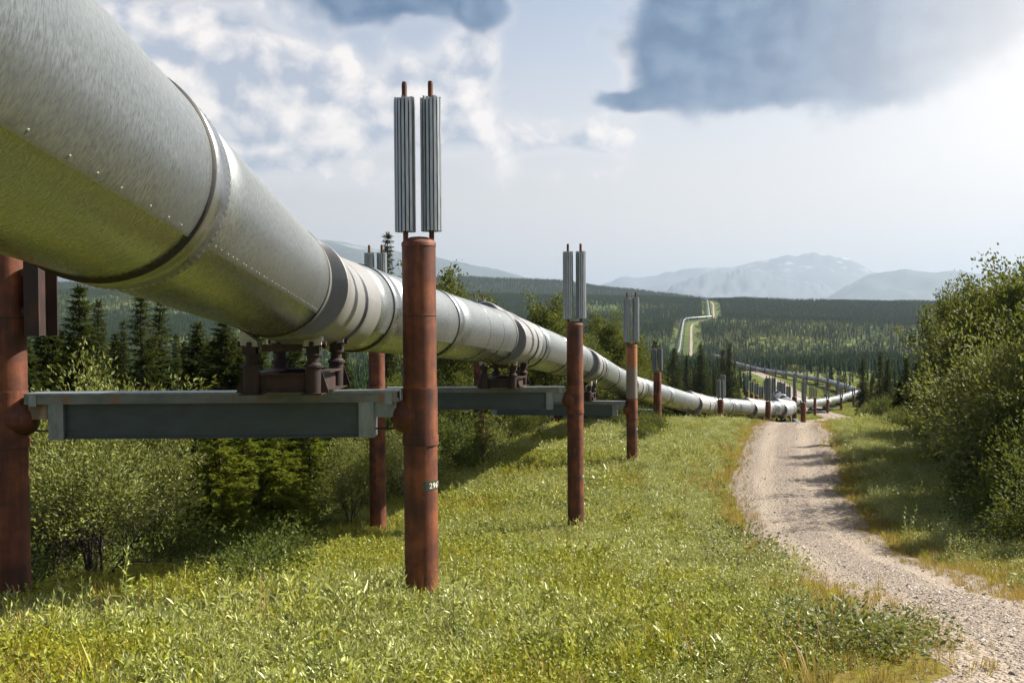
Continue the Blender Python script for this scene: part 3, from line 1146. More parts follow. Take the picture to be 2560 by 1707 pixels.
def pile(name_label, x, y, ztop, zbeam, zbase, fin, detail, group, rot=0.0, side=0, number=None, special=False, corbel_dir=None):
    """round steel pile with domed cap, sleeve, two heat pipes with radiators"""
    root = ob('support_pile', None, None, (x, y, zbase))
    tag(root, name_label, 'pile', group)
    h = ztop - zbase
    n = {2: 40, 1: 24, 0: 12}[detail]
    zb = zbeam - zbase
    R = PILE_R
    ob('tube', MB().lathe([(R, -0.25), (R, h - .05)], n, caps=False).mesh('tube', M_RUST, True), root)
    cap = MB().lathe([(R + .006, h - .075), (R + .006, h - .03), (R * .97, h - .012), (R * .80, h + .022), (R * .5, h + .05), (0.001, h + .062)], n)
    ob('cap', cap.mesh('cap', M_RUST, angle=50), root)
    if detail > 0 and zb > .8:
        # sleeve that carries the beam bracket, with its lower ring
        sl_ = MB().lathe([(R + .001, zb + .03), (R + .008, zb + .028), (R + .008, zb - .62), (R + .018, zb - .62), (R + .018, zb - .74), (R + .001, zb - .745)], n, caps=False)
        ob('sleeve', sl_.mesh('sleeve', M_RUST, angle=30), root)
        w_ = MB().lathe([(R + .001, h * .5 + zb * .5 + .004), (R + .005, h * .5 + zb * .5), (R + .001, h * .5 + zb * .5 - .012)], n, caps=False)
        ob('weld_bead', w_.mesh('weld_bead', M_RUST2), root)
    if corbel_dir is not None:
        # rounded corbel under the beam end
        c = Vector((*corbel_dir, 0)).normalized()
        prof = []
        M = Matrix.Translation((0, 0, zb - .36)) @ c.to_track_quat('Z', 'Y').to_matrix().to_4x4()
        mb = MB().lathe([(.24, .05), (.235, .20), (.215, .27), (.175, .33), (.12, .365), (.001, .375)], 20 if detail else 10, M=M)
        ob('corbel', mb.mesh('corbel', M_RUST, angle=50), root)
        if detail == 2:
            e = MB()
            e.cyl(Vector((0, 0, zb - .52)) + c * .3, Vector((0, 0, zb - .52)) + c * .62, .012, 8)
            ob('tie_rod', e.mesh('tie_rod', M_RUST2), root)
    if special:
        # worn paint: orange wash below the cap fading into bare grey steel
        m, t, out = new_mat('weathered_sleeve_paint')
        z = t.sep(t.n('ShaderNodeTexCoord').outputs['Object'])[2]
        nz = t.noise(t.scalev(t.n('ShaderNodeTexCoord').outputs['Object'], (12, 12, 1.0)), 1.0, 5, 0.6)
        zz = t.m('ADD', z, t.m('MULTIPLY', t.m('SUBTRACT', nz, .5), .8))
        c = t.mix(t.mr(zz, h - 1.05, h - .75), (0.185, 0.155, 0.14), (0.27, 0.10, 0.03))
        c = t.mix(t.mr(zz, h - .22, h - .1), c, (0.17, 0.055, 0.03))
        pbsdf(t, out, Base_Color=c, Roughness=.7)
        s2 = MB().lathe([(R + .003, zb + .12), (R + .004, zb + .13), (R + .004, h - .08), (R + .003, h - .07)], n, caps=False)
        ob('worn_sleeve', s2.mesh('worn_sleeve', m, True), root)
    # radiators stand on the rim of the cap, one at each side
    if fin:
        off = .176
        for s_ in (-1, 1):
            radiator(root, (s_ * off * math.cos(rot), s_ * off * math.sin(rot), h + .12 + (.006 if s_ > 0 else 0)), fin, .14, detail, rot + .3 * s_)
    if number:
        # dark painted band with stencilled digits, wrapped on the pile
        txt, ang0, zn, hh = number
        zc = zn - zbase
        a0, a1 = ang0
        k = 14
        V, Fc = [], []
        for i in range(k + 1):
            a = rad(a0 + (a1 - a0) * i / k)
            for z in (zc - hh * .95, zc + hh * .95):
                V.append(((R + .003) * math.cos(a), (R + .003) * math.sin(a), z))
        for i in range(k):
            Fc.append((2 * i, 2 * i + 2, 2 * i + 3, 2 * i + 1))
        band = ob('number_band', mk('number_band', V, Fc, M_PLATE, True), root)
        cu = bpy.data.curves.new('digits', 'FONT')
        cu.body = txt
        cu.size = hh * 1.55
        cu.align_x = 'LEFT'
        cu.space_character = 1.12
        cu.offset = 0.0008
        tmp = bpy.data.objects.new('digits_tmp', cu)
        COL.objects.link(tmp)
        dg = bpy.context.evaluated_depsgraph_get()
        me = bpy.data.meshes.new_from_object(tmp.evaluated_get(dg))
        bpy.data.objects.remove(tmp)
        bpy.data.curves.remove(cu)
        import bmesh
        bm = bmesh.new()
        bm.from_mesh(me)
        bmesh.ops.subdivide_edges(bm, edges=bm.edges[:], cuts=1)
        for v in bm.verts:
            a = rad(a0 + 21) + v.co.x / R
            v.co = Vector(((R + .006) * math.cos(a), (R + .006) * math.sin(a), zc + v.co.y - hh * .55))
        bm.to_mesh(me)
        bm.free()
        me.materials.clear()
        me.materials.append(M_DIGIT)
        ob('painted_number', me, band)
    return root


def beam(label, pL, pR, ztop, detail, group):
    """built-up cross beam hung between two piles; origin at the middle of the top face"""
    pL, pR = Vector((pL[0], pL[1], 0)), Vector((pR[0], pR[1], 0))
    d = pR - pL
    L = d.length - 2 * (PILE_R + .06)
    ax = d.normalized()
    c = (pL + pR) / 2
    root = ob('cross_beam', None, None, (c.x, c.y, ztop), math.atan2(ax.y, ax.x))
    tag(root, label, 'beam', group)
    cap = MB().box((0, 0, -.012), (L, .40, .024))
    ob('top_plate', cap.mesh('top_plate', M_GALV), root)
    lip = MB()
    for s_ in (-1, 1):
        lip.box((0, s_ * .18, -.024 - .062), (L - .002, .030, .124))
    fl = MB().box((0, -.18, -.086), (L - .004, .03, .124))
    ob('front_flange', fl.mesh('front_flange', M_FLANGE), root)
    fl = MB().box((0, .18, -.086), (L - .004, .03, .124))
    ob('rear_flange', fl.mesh('rear_flange', M_FLANGE), root)
    inset = .42
    Lw = L - 2 * inset
    ob('web', MB().box((0, 0, -.325), (Lw, .22, .60 - .002)).mesh('web', M_BEAM), root)
    ob('bottom_flange', MB().box((0, 0, -.612), (Lw + .02, .30, .022)).mesh('bottom_flange', M_BEAM), root)
    if detail > 0:
        for s_ in (-1, 1):
            x0 = s_ * (L / 2 - inset)
            e = MB().box((x0, 0, -.375), (.20, .37, .50))
            ob('end_plate', e.mesh('end_plate', M_GALV), root)
            e = MB().box((s_ * (L / 2 - .17), 0, -.235), (.30, .25, .24))
            ob('end_stub', e.mesh('end_stub', M_STUB if (s_ < 0 and detail == 2) else M_GALV), root)
            e = MB().box((s_ * (L / 2 - .12), -.199, -.10), (.10, .012, .15))
            ob('clip_plate', e.mesh('clip_plate', M_GALV), root)
    else:
        for s_ in (-1, 1):
            e = MB().box((s_ * (L / 2 - .2), 0, -.235), (.42, .26, .24))
            ob('end_stub', e.mesh('end_stub', M_GALV), root)
    return root


def shoe_parts(detail):
    """sliding shoe: parts as (name, mesh, sub-parts); x across the pipe, y along it, z = 0 on the beam"""
    out = []
    hx, hy = .40, .72
    RH = .27                                   # rail height
    PC = 1.34                                  # height of the pipe axis above the beam
    for s_ in (-1, 1):
        e = MB()
        x = s_ * hx
        e.box((x, 0, .011), (.26, 2 * hy + .26, .022))
        e.box((x, 0, RH / 2), (.016, 2 * hy + .02, RH - .045))
        e.box((x, 0, RH - .011), (.19, 2 * hy - .16, .022))
        out.append(('side_rail', e.mesh('side_rail', M_RUST2), []))
    for s_ in (-1, 1):
        e = MB()
        y = s_ * (hy - .02)
        e.box((0, y, RH / 2), (2 * hx - .02, .016, RH - .05))
        e.box((0, y, RH - .012), (2 * hx - .21, .13, .018))
        e.box((0, y, .034), (2 * hx - .28, .13, .018))
        out.append(('cross_rail', e.mesh('cross_rail', M_RUST2), []))
    for sx in (-1, 1):
        for sy in (-1, 1):
            x, y = sx * hx, sy * hy
            e = MB()
            zt = .50
            e.lathe([(.105, .022), (.105, .345), (.128, .348), (.128, .378), (.105, .382), (.098, .40), (.078, .41), (.078, zt), (.112, zt + .003), (.112, zt + .028)], 18 if detail else 8, (x, y, 0))
            subs = []
            if detail:
                b = MB()
                for k in (-1, 1):
                    b.box((x, y + k * .062, zt + .115), (.15, .022, .18))
                subs.append(('clevis', b.mesh('clevis', M_RUST2)))
                b = MB()
                b.cyl((x, y - .125, zt + .15), (x, y + .125, zt + .15), .034, 6)
                subs.append(('pivot_pin', b.mesh('pivot_pin', M_RUST2)))
                b = MB()
                b.cyl((x - .01 * sx, y, zt + .15), (x + sx * .17, y, zt + .15), .038, 6)
                b.box((x + sx * .085, y, zt + .12), (.024, .15, .18))
                subs.append(('side_lug', b.mesh('side_lug', M_RUST2)))
                g = MB()
                V = [(0, -.008, .022), (.10, -.008, .022), (0, -.008, .33), (0, .008, .022), (.10, .008, .022), (0, .008, .33)]
                V = [(x + sx * (.100 + a), y + b_, c_) for a, b_, c_ in V]
                g.add(V, [(0, 1, 2), (3, 5, 4), (0, 3, 4, 1), (1, 4, 5, 2), (2, 5, 3, 0)])
                subs.append(('stiffener', g.mesh('stiffener', M_RUST2)))
            out.append(('post', e.mesh('post', M_RUST2, angle=40), subs))
            w = MB()
            # white insulating block cut on a slant to fit under the round pipe
            a0, a1 = -.10, .12
            zz = lambda a: PC - math.sqrt(.72 ** 2 - (hx + a) ** 2)
            V = [(a0, -.08, zz(a0) - .07), (a1, -.08, zz(a0) - .05), (a1, .08, zz(a0) - .05), (a0, .08, zz(a0) - .07),
                 (a0, -.08, zz(a0) + .0), (a1, -.08, zz(a1)), (a1, .08, zz(a1)), (a0, .08, zz(a0) + .0)]
            V = [(x + sx * a, y + b_, c_) for a, b_, c_ in V]
            Fq = [(0, 3, 2, 1), (4, 5, 6, 7), (0, 1, 5, 4), (1, 2, 6, 5), (2, 3, 7, 6), (3, 0, 4, 7)]
            if sx < 0:
                Fq = [tuple(reversed(f)) for f in Fq]
            w.add(V, Fq)
            out.append(('insulating_block', w.mesh('insulating_block', M_WHITE), []))
    for sy in (-1, 1):
        e = MB().box((0, sy * hy, PC - .74), (.50, .11, .09))
        out.append(('cradle_plate', e.mesh('cradle_plate', M_RUST2), []))
    return out


SHOE = {1: shoe_parts(1), 0: shoe_parts(0)}


def shoe(label, p, t, ztop, detail, group):
    root = ob('pipe_shoe', None, None, (p[0], p[1], ztop + .002), math.atan2(t[1], t[0]) - math.pi / 2)
    tag(root, label, 'pipe shoe', group)
    for nm, me, subs in SHOE[detail]:
        q = ob(nm, me, root)
        for n2, m2 in subs:
            ob(n2, m2, q)
    return root


def gz(px, py, d):
    return W(px, py, d)[2]


GP = 'piles of the near pipe supports'
GB = 'cross beams of the near pipe supports'
GS = 'sliding shoes under the near pipe'
# (right pile px, depth, top py, left pile px, depth, left top z offset, beam py, fins)
pos = lambda px, d: (W(px, 850, d)[0], W(px, 850, d)[1])
B = []
names = ['nearest', 'second', 'third', 'fourth', 'fifth', 'sixth', 'seventh']
R1, L1 = pos(1049, 13.5), pos(21, 13.5)
z1 = gz(780, 977, 13.45)
z2 = gz(1300, 967, 27.7)
z3 = gz(1540, 1001, 42)
bents = [
    dict(R=R1, L=L1, zb=z1, tR=gz(1045, 603, 13.5), tL=gz(1045, 600, 13.5), fin=1.81, det=2),
    dict(R=pos(1437, 27.7), L=pos(941, 27.9), zb=z2, tR=gz(1434, 808, 27.7), tL=gz(1434, 806, 27.7), fin=1.87, det=2),
    dict(R=pos(1579, 41.6), L=pos(1197, 42.8), zb=z3, tR=gz(1577, 862, 41.6), tL=gz(1577, 862, 41.6), fin=1.86, det=2),
    dict(R=pos(1643, 57.5), L=pos(1393, 59.5), zb=PATH.at(bent_s[3])[2] - 1.34, tR=gz(1642, 931, 57.5), tL=gz(1642, 930, 57.5), fin=1.28, det=1),
    dict(R=pos(1801, 72.5), L=pos(1640, 77.5), zb=PATH.at(bent_s[4])[2] - 1.34, tR=gz(1801, 1000, 72.5), tL=gz(1801, 1002, 72.5), fin=1.33, det=1),
    dict(R=pos(1920, 82), L=pos(1807, 87), zb=PATH.at(bent_s[5])[2] - 1.34, tR=gz(1919, 1005, 82), tL=gz(1919, 1005, 82), fin=1.87, det=1),
    dict(R=pos(2008, 88), L=pos(1986, 94.5), zb=PATH.at(bent_s[6])[2] - 1.34, tR=gz(2007, 1007, 88), tL=gz(2007, 1007, 88), fin=1.80, det=1),
]
lab_R = ['rust-brown pile with painted number and tall twin radiators, nearest the camera right of the pipe',
         'rust-brown pile with number and twin radiators, second from the camera on the meadow side',
         'pile with orange and bare grey worn upper half, third along the meadow side',
         'rust-brown pile with short twin radiators, fourth along the meadow side',
         'short rust-brown pile with stubby radiators in front of the pipe, fifth along the meadow side',
         'rust-brown pile rising beside the crest of the gravel road, sixth along the meadow side',
         'rust-brown pile standing free just right of the first sharp pipe bend']
lab_L = ['thick rust-brown pile at the left edge of the picture with a dark bumper post',
         'rust-brown pile behind the nearest pile, its radiators showing above the pipe beside a spruce tip',
         'rust-brown pile left of the second beam standing in the shadow band of the pipe',
         'rust-brown domed pile mostly hidden beneath the pipe behind the second numbered pile',
         'rust-brown pile hidden behind the pipe among the leafy trees, fifth on the wooded side',
         'rust-brown pile with twin radiators showing just behind the fifth meadow-side pile',
         'rust-brown pile directly behind the sharp pipe bend']
lab_B = ['grey-green steel cross beam with rust-stained left end, nearest the camera',
         'grey-green steel cross beam under the second pipe support',
         'grey-green steel cross beam under the third pipe support', 'grey-green cross beam low in the grass under the fourth pipe support',
         'cross beam close to the ground under the fifth pipe support', 'cross beam close to the ground under the sixth pipe support', 'cross beam on the ground at the sharp pipe bend']
lab_S = ['dark brown four-legged sliding shoe with white blocks on the nearest beam',
         'dark brown four-legged sliding shoe on the second beam', 'dark brown sliding shoe half hidden behind the second numbered pile',
         'dark brown sliding shoe on the low fourth beam', 'dark brown sliding shoe under the fifth pipe cover', 'dark brown sliding shoe under the sixth pipe cover', 'dark brown sliding shoe under the sharp pipe bend']
for i, b in enumerate(bents):
    Rp, Lp = b['R'], b['L']
    dR = Vector((Lp[0] - Rp[0], Lp[1] - Rp[1]))
    rot = math.atan2(-dR.y, -dR.x)
    num = None
    if i == 0:
        num = ('2967', (-77, 30), gz(1050, 1216, 13.3), .066)
    elif i == 1:
        num = ('296', (-60, 5), gz(1450, 1192, 27.5), .060)
    elif i == 2:
        num = ('296', (-62, 0), gz(1586, 1073, 41.4), .060)
    pile(lab_R[i], Rp[0], Rp[1], b['tR'], b['zb'], Hp(*Rp), b['fin'], b['det'], GP, rot if i else 0.0, number=num, special=(i == 2), corbel_dir=tuple(dR))
    pl = pile(lab_L[i], Lp[0], Lp[1], b['tL'], b['zb'], Hp(*Lp), b['fin'], b['det'], GP, rot if i else 0.0, corbel_dir=tuple(-dR))
    beam(lab_B[i], Lp, Rp, b['zb'], b['det'], GB)
    p, t, sd, up = PATH.frame(bent_s[i])
    # the shoe stands where the pipe crosses the beam
    shoe(lab_S[i], p, t, b['zb'], 1 if i < 3 else 0, GS)
    if i == 0:
        # lateral bumper post held off the left pile by a round stub
        zb_ = gz(100, 840, 13.4) - Hp(*Lp)
        zt_ = gz(100, 640, 13.4) - Hp(*Lp)
        hgt = zt_ - zb_
        cz = (zt_ + zb_) / 2
        e = MB()
        x0 = .42
        e.box((x0, -.20, cz), (.20, .03, hgt))
        e.box((x0, .01, cz), (.03, .39, hgt - .004))
        e.box((x0 + .02, .22, cz), (.27, .03, hgt))
        bp = ob('bumper_post', e.mesh('bumper_post', M_RUST2), pl)
        for dz in (-.22, .30):
            e = MB().cyl((PILE_R - .03, 0, cz + dz), (x0 - .012, 0, cz + dz), .085, 14)
            ob('bumper_stub', e.mesh('bumper_stub', M_RUST), bp)

# --- second leg of the zigzag: twin row of piles seen over the pipe
GB2 = 'piles crowded behind the first sharp bend'
for k, (px, d, py, fin) in enumerate([(1867, 128, 977, 1.86), (1879, 122, 984, 1.3), (1891, 117, 989, 1.3), (1903, 112, 998, 1.3),
                                       (1934, 121, 985, 1.86), (1948, 116, 985, 1.3), (1958, 112, 989, 1.3), (1971, 107, 999, 1.3)]):
    x, y = pos(px, d)
    pile('rust-brown pile with silver twin radiators in the crowded double row behind the first bend', x, y, gz(px, py, d), gz(px, py, d) - 1.6, Hp(x, y), fin, 1, GB2, 0.5)
# --- third and fourth legs
GC = 'piles along the far zigzag of the pipeline'
bcount = 0
for s_ in FAR_S:
    p, t, sd, up = PATH.frame(s_)
    if s_ < LAST + 46:
        continue
    sdh = Vector((sd[0], sd[1])).normalized()
    ends = []
    for q in (-1, 1):
        x, y = p[0] + sdh.x * 2.75 * q, p[1] + sdh.y * 2.75 * q
        pile('small rust-brown pile with twin radiators along the far zigzag of the pipeline', x, y, p[2] + .75, p[2] - 1.34, min(Hp(x, y), p[2] - 1.8), 1.4 if bcount % 3 else 1.86, 0, GC, math.atan2(sdh.y, sdh.x))
        ends.append((x, y))
    beam('small grey-green cross beam under the far zigzag of the pipeline', ends[0], ends[1], p[2] - 1.34, 0, 'cross beams of the far zigzag')
    shoe('small brown pipe shoe under the far zigzag of the pipeline', p, t, p[2] - 1.34, 0, 'pipe shoes of the far zigzag')
    bcount += 1
for p_ in FARP:
    x = 9.0
    while x < p_.len - 4:
        p, t, sd, up = p_.frame(x)
        for q in (-1, 1):
            xx, yy = p[0] + sd[0] * 2.6 * q, p[1] + sd[1] * 2.6 * q
            zb = Hp(xx, yy)
            r = ob('support_pile', None, None, (xx, yy, zb))
            tag(r, 'tiny brown pile carrying the pipeline on the far hillside', 'pile', 'piles under the far hillside pipeline')
            ob('tube', MB().lathe([(.28, -1), (.28, p[2] - zb + .6)], 6).mesh('tube', M_RUST2), r)
            ob('radiator', MB().lathe([(.26, p[2] - zb + .7), (.26, p[2] - zb + 2.3)], 6).mesh('radiator', M_FIN), r)
        x += 22

# ------------------------------------------------------------------ vegetation: shapes
def unit(v):
    return v / (np.linalg.norm(v, axis=-1, keepdims=True) + 1e-9)


def leaf_cards(P, D, Ln, Wd, rng, fold=0.25, up=None):
    """folded diamond leaves: base P, direction D, length Ln, width Wd"""
    n = len(P)
    D = unit(np.asarray(D, float))
    rnd = unit(rng.normal(size=(n, 3)))
    if up is not None:
        rnd = unit(rnd * 0.6 + np.asarray(up)[None] * 1.0)
    S = unit(np.cross(D, rnd))
    N = np.cross(S, D)
    Ln = np.broadcast_to(np.asarray(Ln, float), (n,))[:, None]
    Wd = np.broadcast_to(np.asarray(Wd, float), (n,))[:, None]
    mid = P + D * Ln * 0.45
    a = mid + S * Wd * .5 + N * Wd * fold
    b = mid - S * Wd * .5 + N * Wd * fold
    tip = P + D * Ln - N * Ln * 0.10
    V = np.stack([P, a, tip, b], 1).reshape(-1, 3)
    i = np.arange(n)[:, None] * 4
    F = np.concatenate([i + np.array([[0, 1, 2]]), i + np.array([[0, 2, 3]])], 1).reshape(-1, 3)
    return V, F


def join(parts):
    V, F, b = [], [], 0
    for v, f in parts:
        V.append(v)
        F.append(f + b)
        b += len(v)
    return np.concatenate(V), np.concatenate(F)


def tubes(segs, n=5):
    """segs: (p0, p1, r0, r1) -> triangles"""
    segs = [s for s in segs]
    V, F = [], []
    b = 0
    for p0, p1, r0, r1 in segs:
        d = unit(p1 - p0)
        a = np.cross(d, [0.3, 0.7, 0.64])
        a = unit(a)
        c = np.cross(d, a)
        for p, r in ((p0, r0), (p1, r1)):
            for k in range(n):
                t = 2 * math.pi * k / n
                V.append(p + (a * math.cos(t) + c * math.sin(t)) * r)
        for k in range(n):
            j = (k + 1) % n
            F.append((b + k, b + j, b + n + j))
            F.append((b + k, b + n + j, b + n + k))
        b += 2 * n
    return np.array(V), np.array(F)


def make_spruce(seed, h=6.0, rb=1.05, young=False, mat=None, skirt=.06, thin=1.0):
    rng = np.random.default_rng(seed)
    lean = rng.normal(0, .012, 2)
    segs = []
    zs = np.linspace(0, h, 9)
    bend = np.cumsum(rng.normal(0, .02, (9, 2)), 0)
    for i in range(8):
        r0, r1 = .085 * (1 - zs[i] / h) ** .9 + .008, .085 * (1 - zs[i + 1] / h) ** .9 + .006
        segs.append((np.array([*bend[i], zs[i] - (.2 if i == 0 else 0)]), np.array([*bend[i + 1], zs[i + 1]]), r0 * h / 6, r1 * h / 6))
    trunk = tubes(segs, 7)
    Ps, Ds, Ls, Ws = [], [], [], []
    z = h * skirt
    while z < h * .985:
        f = z / h
        prof = (1 - f) ** (.80 if not young else .72)
        # ragged outline
        gap = .72 + .28 * math.sin(z * 3.1 + seed) * math.sin(z * 1.7 + 2 * seed)
        nb = int((8 if not young else 7) * (0.75 + .5 * (1 - f)))
        a0 = rng.uniform(0, 6.28)
        for k in range(max(3, nb)):
            if rng.random() < .10:
                continue
            a = a0 + 6.283 * k / max(3, nb) + rng.normal(0, .22)
            L = max(.10, rb * prof * rng.uniform(.62, 1.12) * (.8 + .2 * gap) * (1 if f < .8 else 1.15))
            if f < .12:
                L *= .6 + 3 * f
            out = np.array([math.cos(a), math.sin(a), 0])
            lat = np.array([-math.sin(a), math.cos(a), 0])
            c0 = np.array([np.interp(z, zs, bend[:, 0]), np.interp(z, zs, bend[:, 1]), z])
            st = .050 if not young else .055
            n = max(2, int(L / (st / thin)))
            t = (np.arange(n) + rng.uniform(0, .6)) / n
            t = t[t > .10] if L > .3 else t
            n = len(t)
            if n == 0:
                continue
            dr = (.25 if f > .7 else (-.05 if young else -.10))
            zz = L * ((dr + .25) * t - (.50 if not young else .30) * t ** 2 + (.20 if not young else .12) * t ** 3)
            pts = c0 + out[None] * (L * t)[:, None] + np.array([0, 0, 1])[None] * zz[:, None]
            for s_ in (-1, 1):
                ln = (.20 * (1 - .45 * t) * min(1, .45 + L)) * rng.uniform(.7, 1.25, n)
                d = out[None] * rng.uniform(.55, 1.1, n)[:, None] + lat[None] * s_ * rng.uniform(.45, 1.1, n)[:, None] + np.array([0, 0, 1])[None] * rng.normal(-.08, .22, n)[:, None]
                for r_ in range(7 if thin >= 1 else 5):
                    Ps.append(pts + rng.normal(0, .028, pts.shape))
                    Ds.append(d + rng.normal(0, .30, d.shape))
                    Ls.append(ln)
                    Ws.append(np.full(n, .024 if not young else .024))
            # tip
            Ps.append(pts[-1:])
            Ds.append(out[None] + [[0, 0, .15]])
            Ls.append(np.array([.16]))
            Ws.append(np.array([.05]))
        z += (.125 if not young else .22) * rng.uniform(.8, 1.25)
    # leader
    Ps.append(np.tile(np.array([[*bend[-1], h - .25]]), (8, 1)))
    Ds.append(np.concatenate([rng.normal(0, .28, (8, 2)), np.ones((8, 1))], 1))
    Ls.append(np.full(8, .28))
    Ws.append(np.full(8, .045))
    P, D, L, Wd = np.concatenate(Ps), np.concatenate(Ds), np.concatenate(Ls), np.concatenate(Ws)
    crown = leaf_cards(P, D, L, Wd, rng, .3, up=(0, 0, 1))
    return mk('trunk', *trunk, M_BARK), mk('crown', *crown, mat)


def make_broadleaf(seed, h=4.0, spread=1.6, stems=5, nleaf=9000, leaf=(.075, .04), mat=None, bark=None, tree=False, clump=.16, droop=0.0, bare=0.0):
    """multi-stemmed shrub or small tree grown branch by branch, leaves on the outer twigs"""
    rng = np.random.default_rng(seed)
    segs, anch = [], []

    def grow(p, d, L, r, lev, maxlev):
        n = 4 if lev < 2 else 3
        for i in range(n):
            d = unit(d + rng.normal(0, .20, 3) + np.array([0, 0, .10 if lev else .05]))
            q = p + d * L / n
            r1 = r * (1 - .18)
            segs.append((p, q, r, r1))
            f = (i + 1) / n
            if lev < maxlev and (i >= 1 or lev > 0):
                for _ in range(2 if lev < 2 else 1):
                    if rng.random() < .85:
                        side = unit(np.cross(d, rng.normal(size=3)))
                        dd = unit(d * rng.uniform(.5, .9) + side * rng.uniform(.6, 1.1))
                        grow(q, dd, L * rng.uniform(.42, .66), r1 * .58, lev + 1, maxlev)
            if lev >= maxlev - 1 and f > .3:
                anch.append((q, d))
            p, r = q, r1
        anch.append((p, d))

    for k in range(stems):
        a = 6.283 * k / stems + rng.normal(0, .35)
        tilt = (rng.uniform(.15, .75 if not bare else 1.3) if not tree else rng.uniform(.0, .22)) * spread / h * 1.7
        d = unit(np.array([math.cos(a) * tilt, math.sin(a) * tilt, 1.0]))
        p = np.array([math.cos(a), math.sin(a), 0]) * rng.uniform(.03, .14 if not tree else .06)
        grow(p - d * .15, d, h * rng.uniform(.50, .68), .030 * h / 3 * (1.0 if not tree else 1.6) * (.95 if bare else 1), 0, 3)
    A = np.array([a for a, _ in anch])
    Dd = np.array([d for _, d in anch])
    # scale the skeleton to the asked size
    sx = spread / (np.percentile(np.hypot(A[:, 0], A[:, 1]), 92) + 1e-6)
    sz = h / (np.percentile(A[:, 2], 99) + .1)
    S = np.array([sx, sx, sz])
    A = A * S
    segs = [(p * S, q * S, r0, r1) for p, q, r0, r1 in segs if r0 > .0035]
    w = np.where(A[:, 2] / h > bare, np.clip(A[:, 2] / h, 0, None) ** .8 + .12, 0)
    pick = rng.choice(len(A), nleaf, p=w / w.sum())
    P = A[pick] + rng.normal(0, clump, (nleaf, 3)) * np.array([1, 1, .8])
    P[:, 2] = np.maximum(P[:, 2], .04)
    ctr = np.array([0, 0, h * .5])
    D = unit(P - ctr) * .7 + Dd[pick] * .4 + rng.normal(0, .55, (nleaf, 3)) + np.array([0, 0, .10 - droop])
    ln = leaf[0] * rng.uniform(.65, 1.3, nleaf)
    crown = leaf_cards(P, D, ln, ln * leaf[1] / leaf[0], rng, .18)
    wood = tubes(segs, 5)
    return mk('branches', *wood, bark or M_BARK), mk('crown', *crown, mat)


# ------------------------------------------------------------------ vegetation: individual trees and shrubs
SPR = [make_spruce(s, 6.0, r, False, M_NEEDLE) for s, r in ((1, 1.35), (2, 1.15), (5, 1.55))]
SPN = [make_spruce(s, 6.0, r, False, M_NEEDLE, .04, .62) for s, r in ((11, .95), (12, .78), (13, 1.10), (14, .85))]
SPY = [make_spruce(s, 4.5, r, True, M_NEEDLE2, .10) for s, r in ((21, 1.4), (22, 1.55), (23, 1.2))]
ALD = [make_broadleaf(31, 6.5, 1.9, 4, 24000, (.115, .075), M_ALDER, M_BARK, True, .20), make_broadleaf(32, 6.0, 1.7, 4, 22000, (.115, .072), M_ALDER, M_PALEBARK, True, .19),
       make_broadleaf(33, 5.5, 2.0, 5, 24000, (.11, .07), M_ALDER, M_BARK, False, .22)]
BUS = [make_broadleaf(41, 2.2, 1.25, 7, 8000, (.085, .046), M_BUSH, M_BARK, False, .13), make_broadleaf(42, 1.9, 1.35, 8, 7500, (.08, .046), M_BUSH, M_BARK, False, .13),
       make_broadleaf(43, 1.5, 1.0, 8, 5000, (.075, .04), M_PALEWIL, M_BARK, False, .11)]
PAL = [make_broadleaf(51, 3.8, 1.7, 7, 9500, (.105, .042), M_PALEWIL, M_BARK, False, .14), make_broadleaf(52, 3.4, 1.5, 6, 8500, (.10, .042), M_PALEWIL, M_PALEBARK, False, .13)]
BIGW = make_broadleaf(61, 3.7, 2.0, 11, 10500, (.100, .048), M_PALEWIL, M_DARKBARK, False, .10, 0.0, .40)
FULLH = {'spruce_tree': 6.0, 'narrow_spruce': 6.0, 'young_spruce': 4.5}
used_labels = {}


def plant(name, meshes, x, y, scale, label, cat, group, parts, width=1.0, rz=None, sink=.03):
    z = Hp(x, y)
    o = ob(name, None, None, (x, y, z - sink), random.uniform(0, 6.28) if rz is None else rz)
    o.scale = (scale * width, scale * width, scale)
    tag(o, label, cat, group)
    for nm, me in zip(parts, meshes):
        ob(nm, me, o)
    return o


def place(kind, lst):
    """lst: (photo px, depth, photo py of the top, width factor, label)"""
    tab = {'spruce': ('spruce_tree', SPR, 6.0, 'spruce', 'dark spruces near the pipeline', ('trunk', 'crown')),
           'narrow': ('spruce_tree', SPN, 6.0, 'spruce', 'narrow spruces by the clearing', ('trunk', 'crown')),
           'young': ('young_spruce', SPY, 4.5, 'spruce', 'light green young spruces under the first beam', ('trunk', 'crown')),
           'alder': ('alder_tree', ALD, 6.2, 'tree', 'leafy trees beside the clearing', ('trunk', 'crown')),
           'bush': ('leafy_bush', BUS, 1.9, 'bush', 'dark leafy bushes along the wood edge', ('branches', 'crown')),
           'pale': ('willow_shrub', PAL, 3.6, 'shrub', 'pale willow shrubs', ('branches', 'crown'))}
    nm, var, h0, cat, grp, parts = tab[kind]
    r0 = {'spruce': 1.0, 'narrow': .8, 'young': 1.1, 'alder': 1.8, 'bush': 1.25, 'pale': 1.6}[kind]
    for i, (px, d, py, wf, label) in enumerate(lst):
        x, y = pos(px, d)
        top = W(px, py, d)[2]
        z = Hp(x, y)
        k = max(.25, (top - z) / h0) * (.93 if kind == 'alder' else 1.0)
        plant(nm, var[i % len(var)], x, y, k, label, cat, grp, parts, wf)


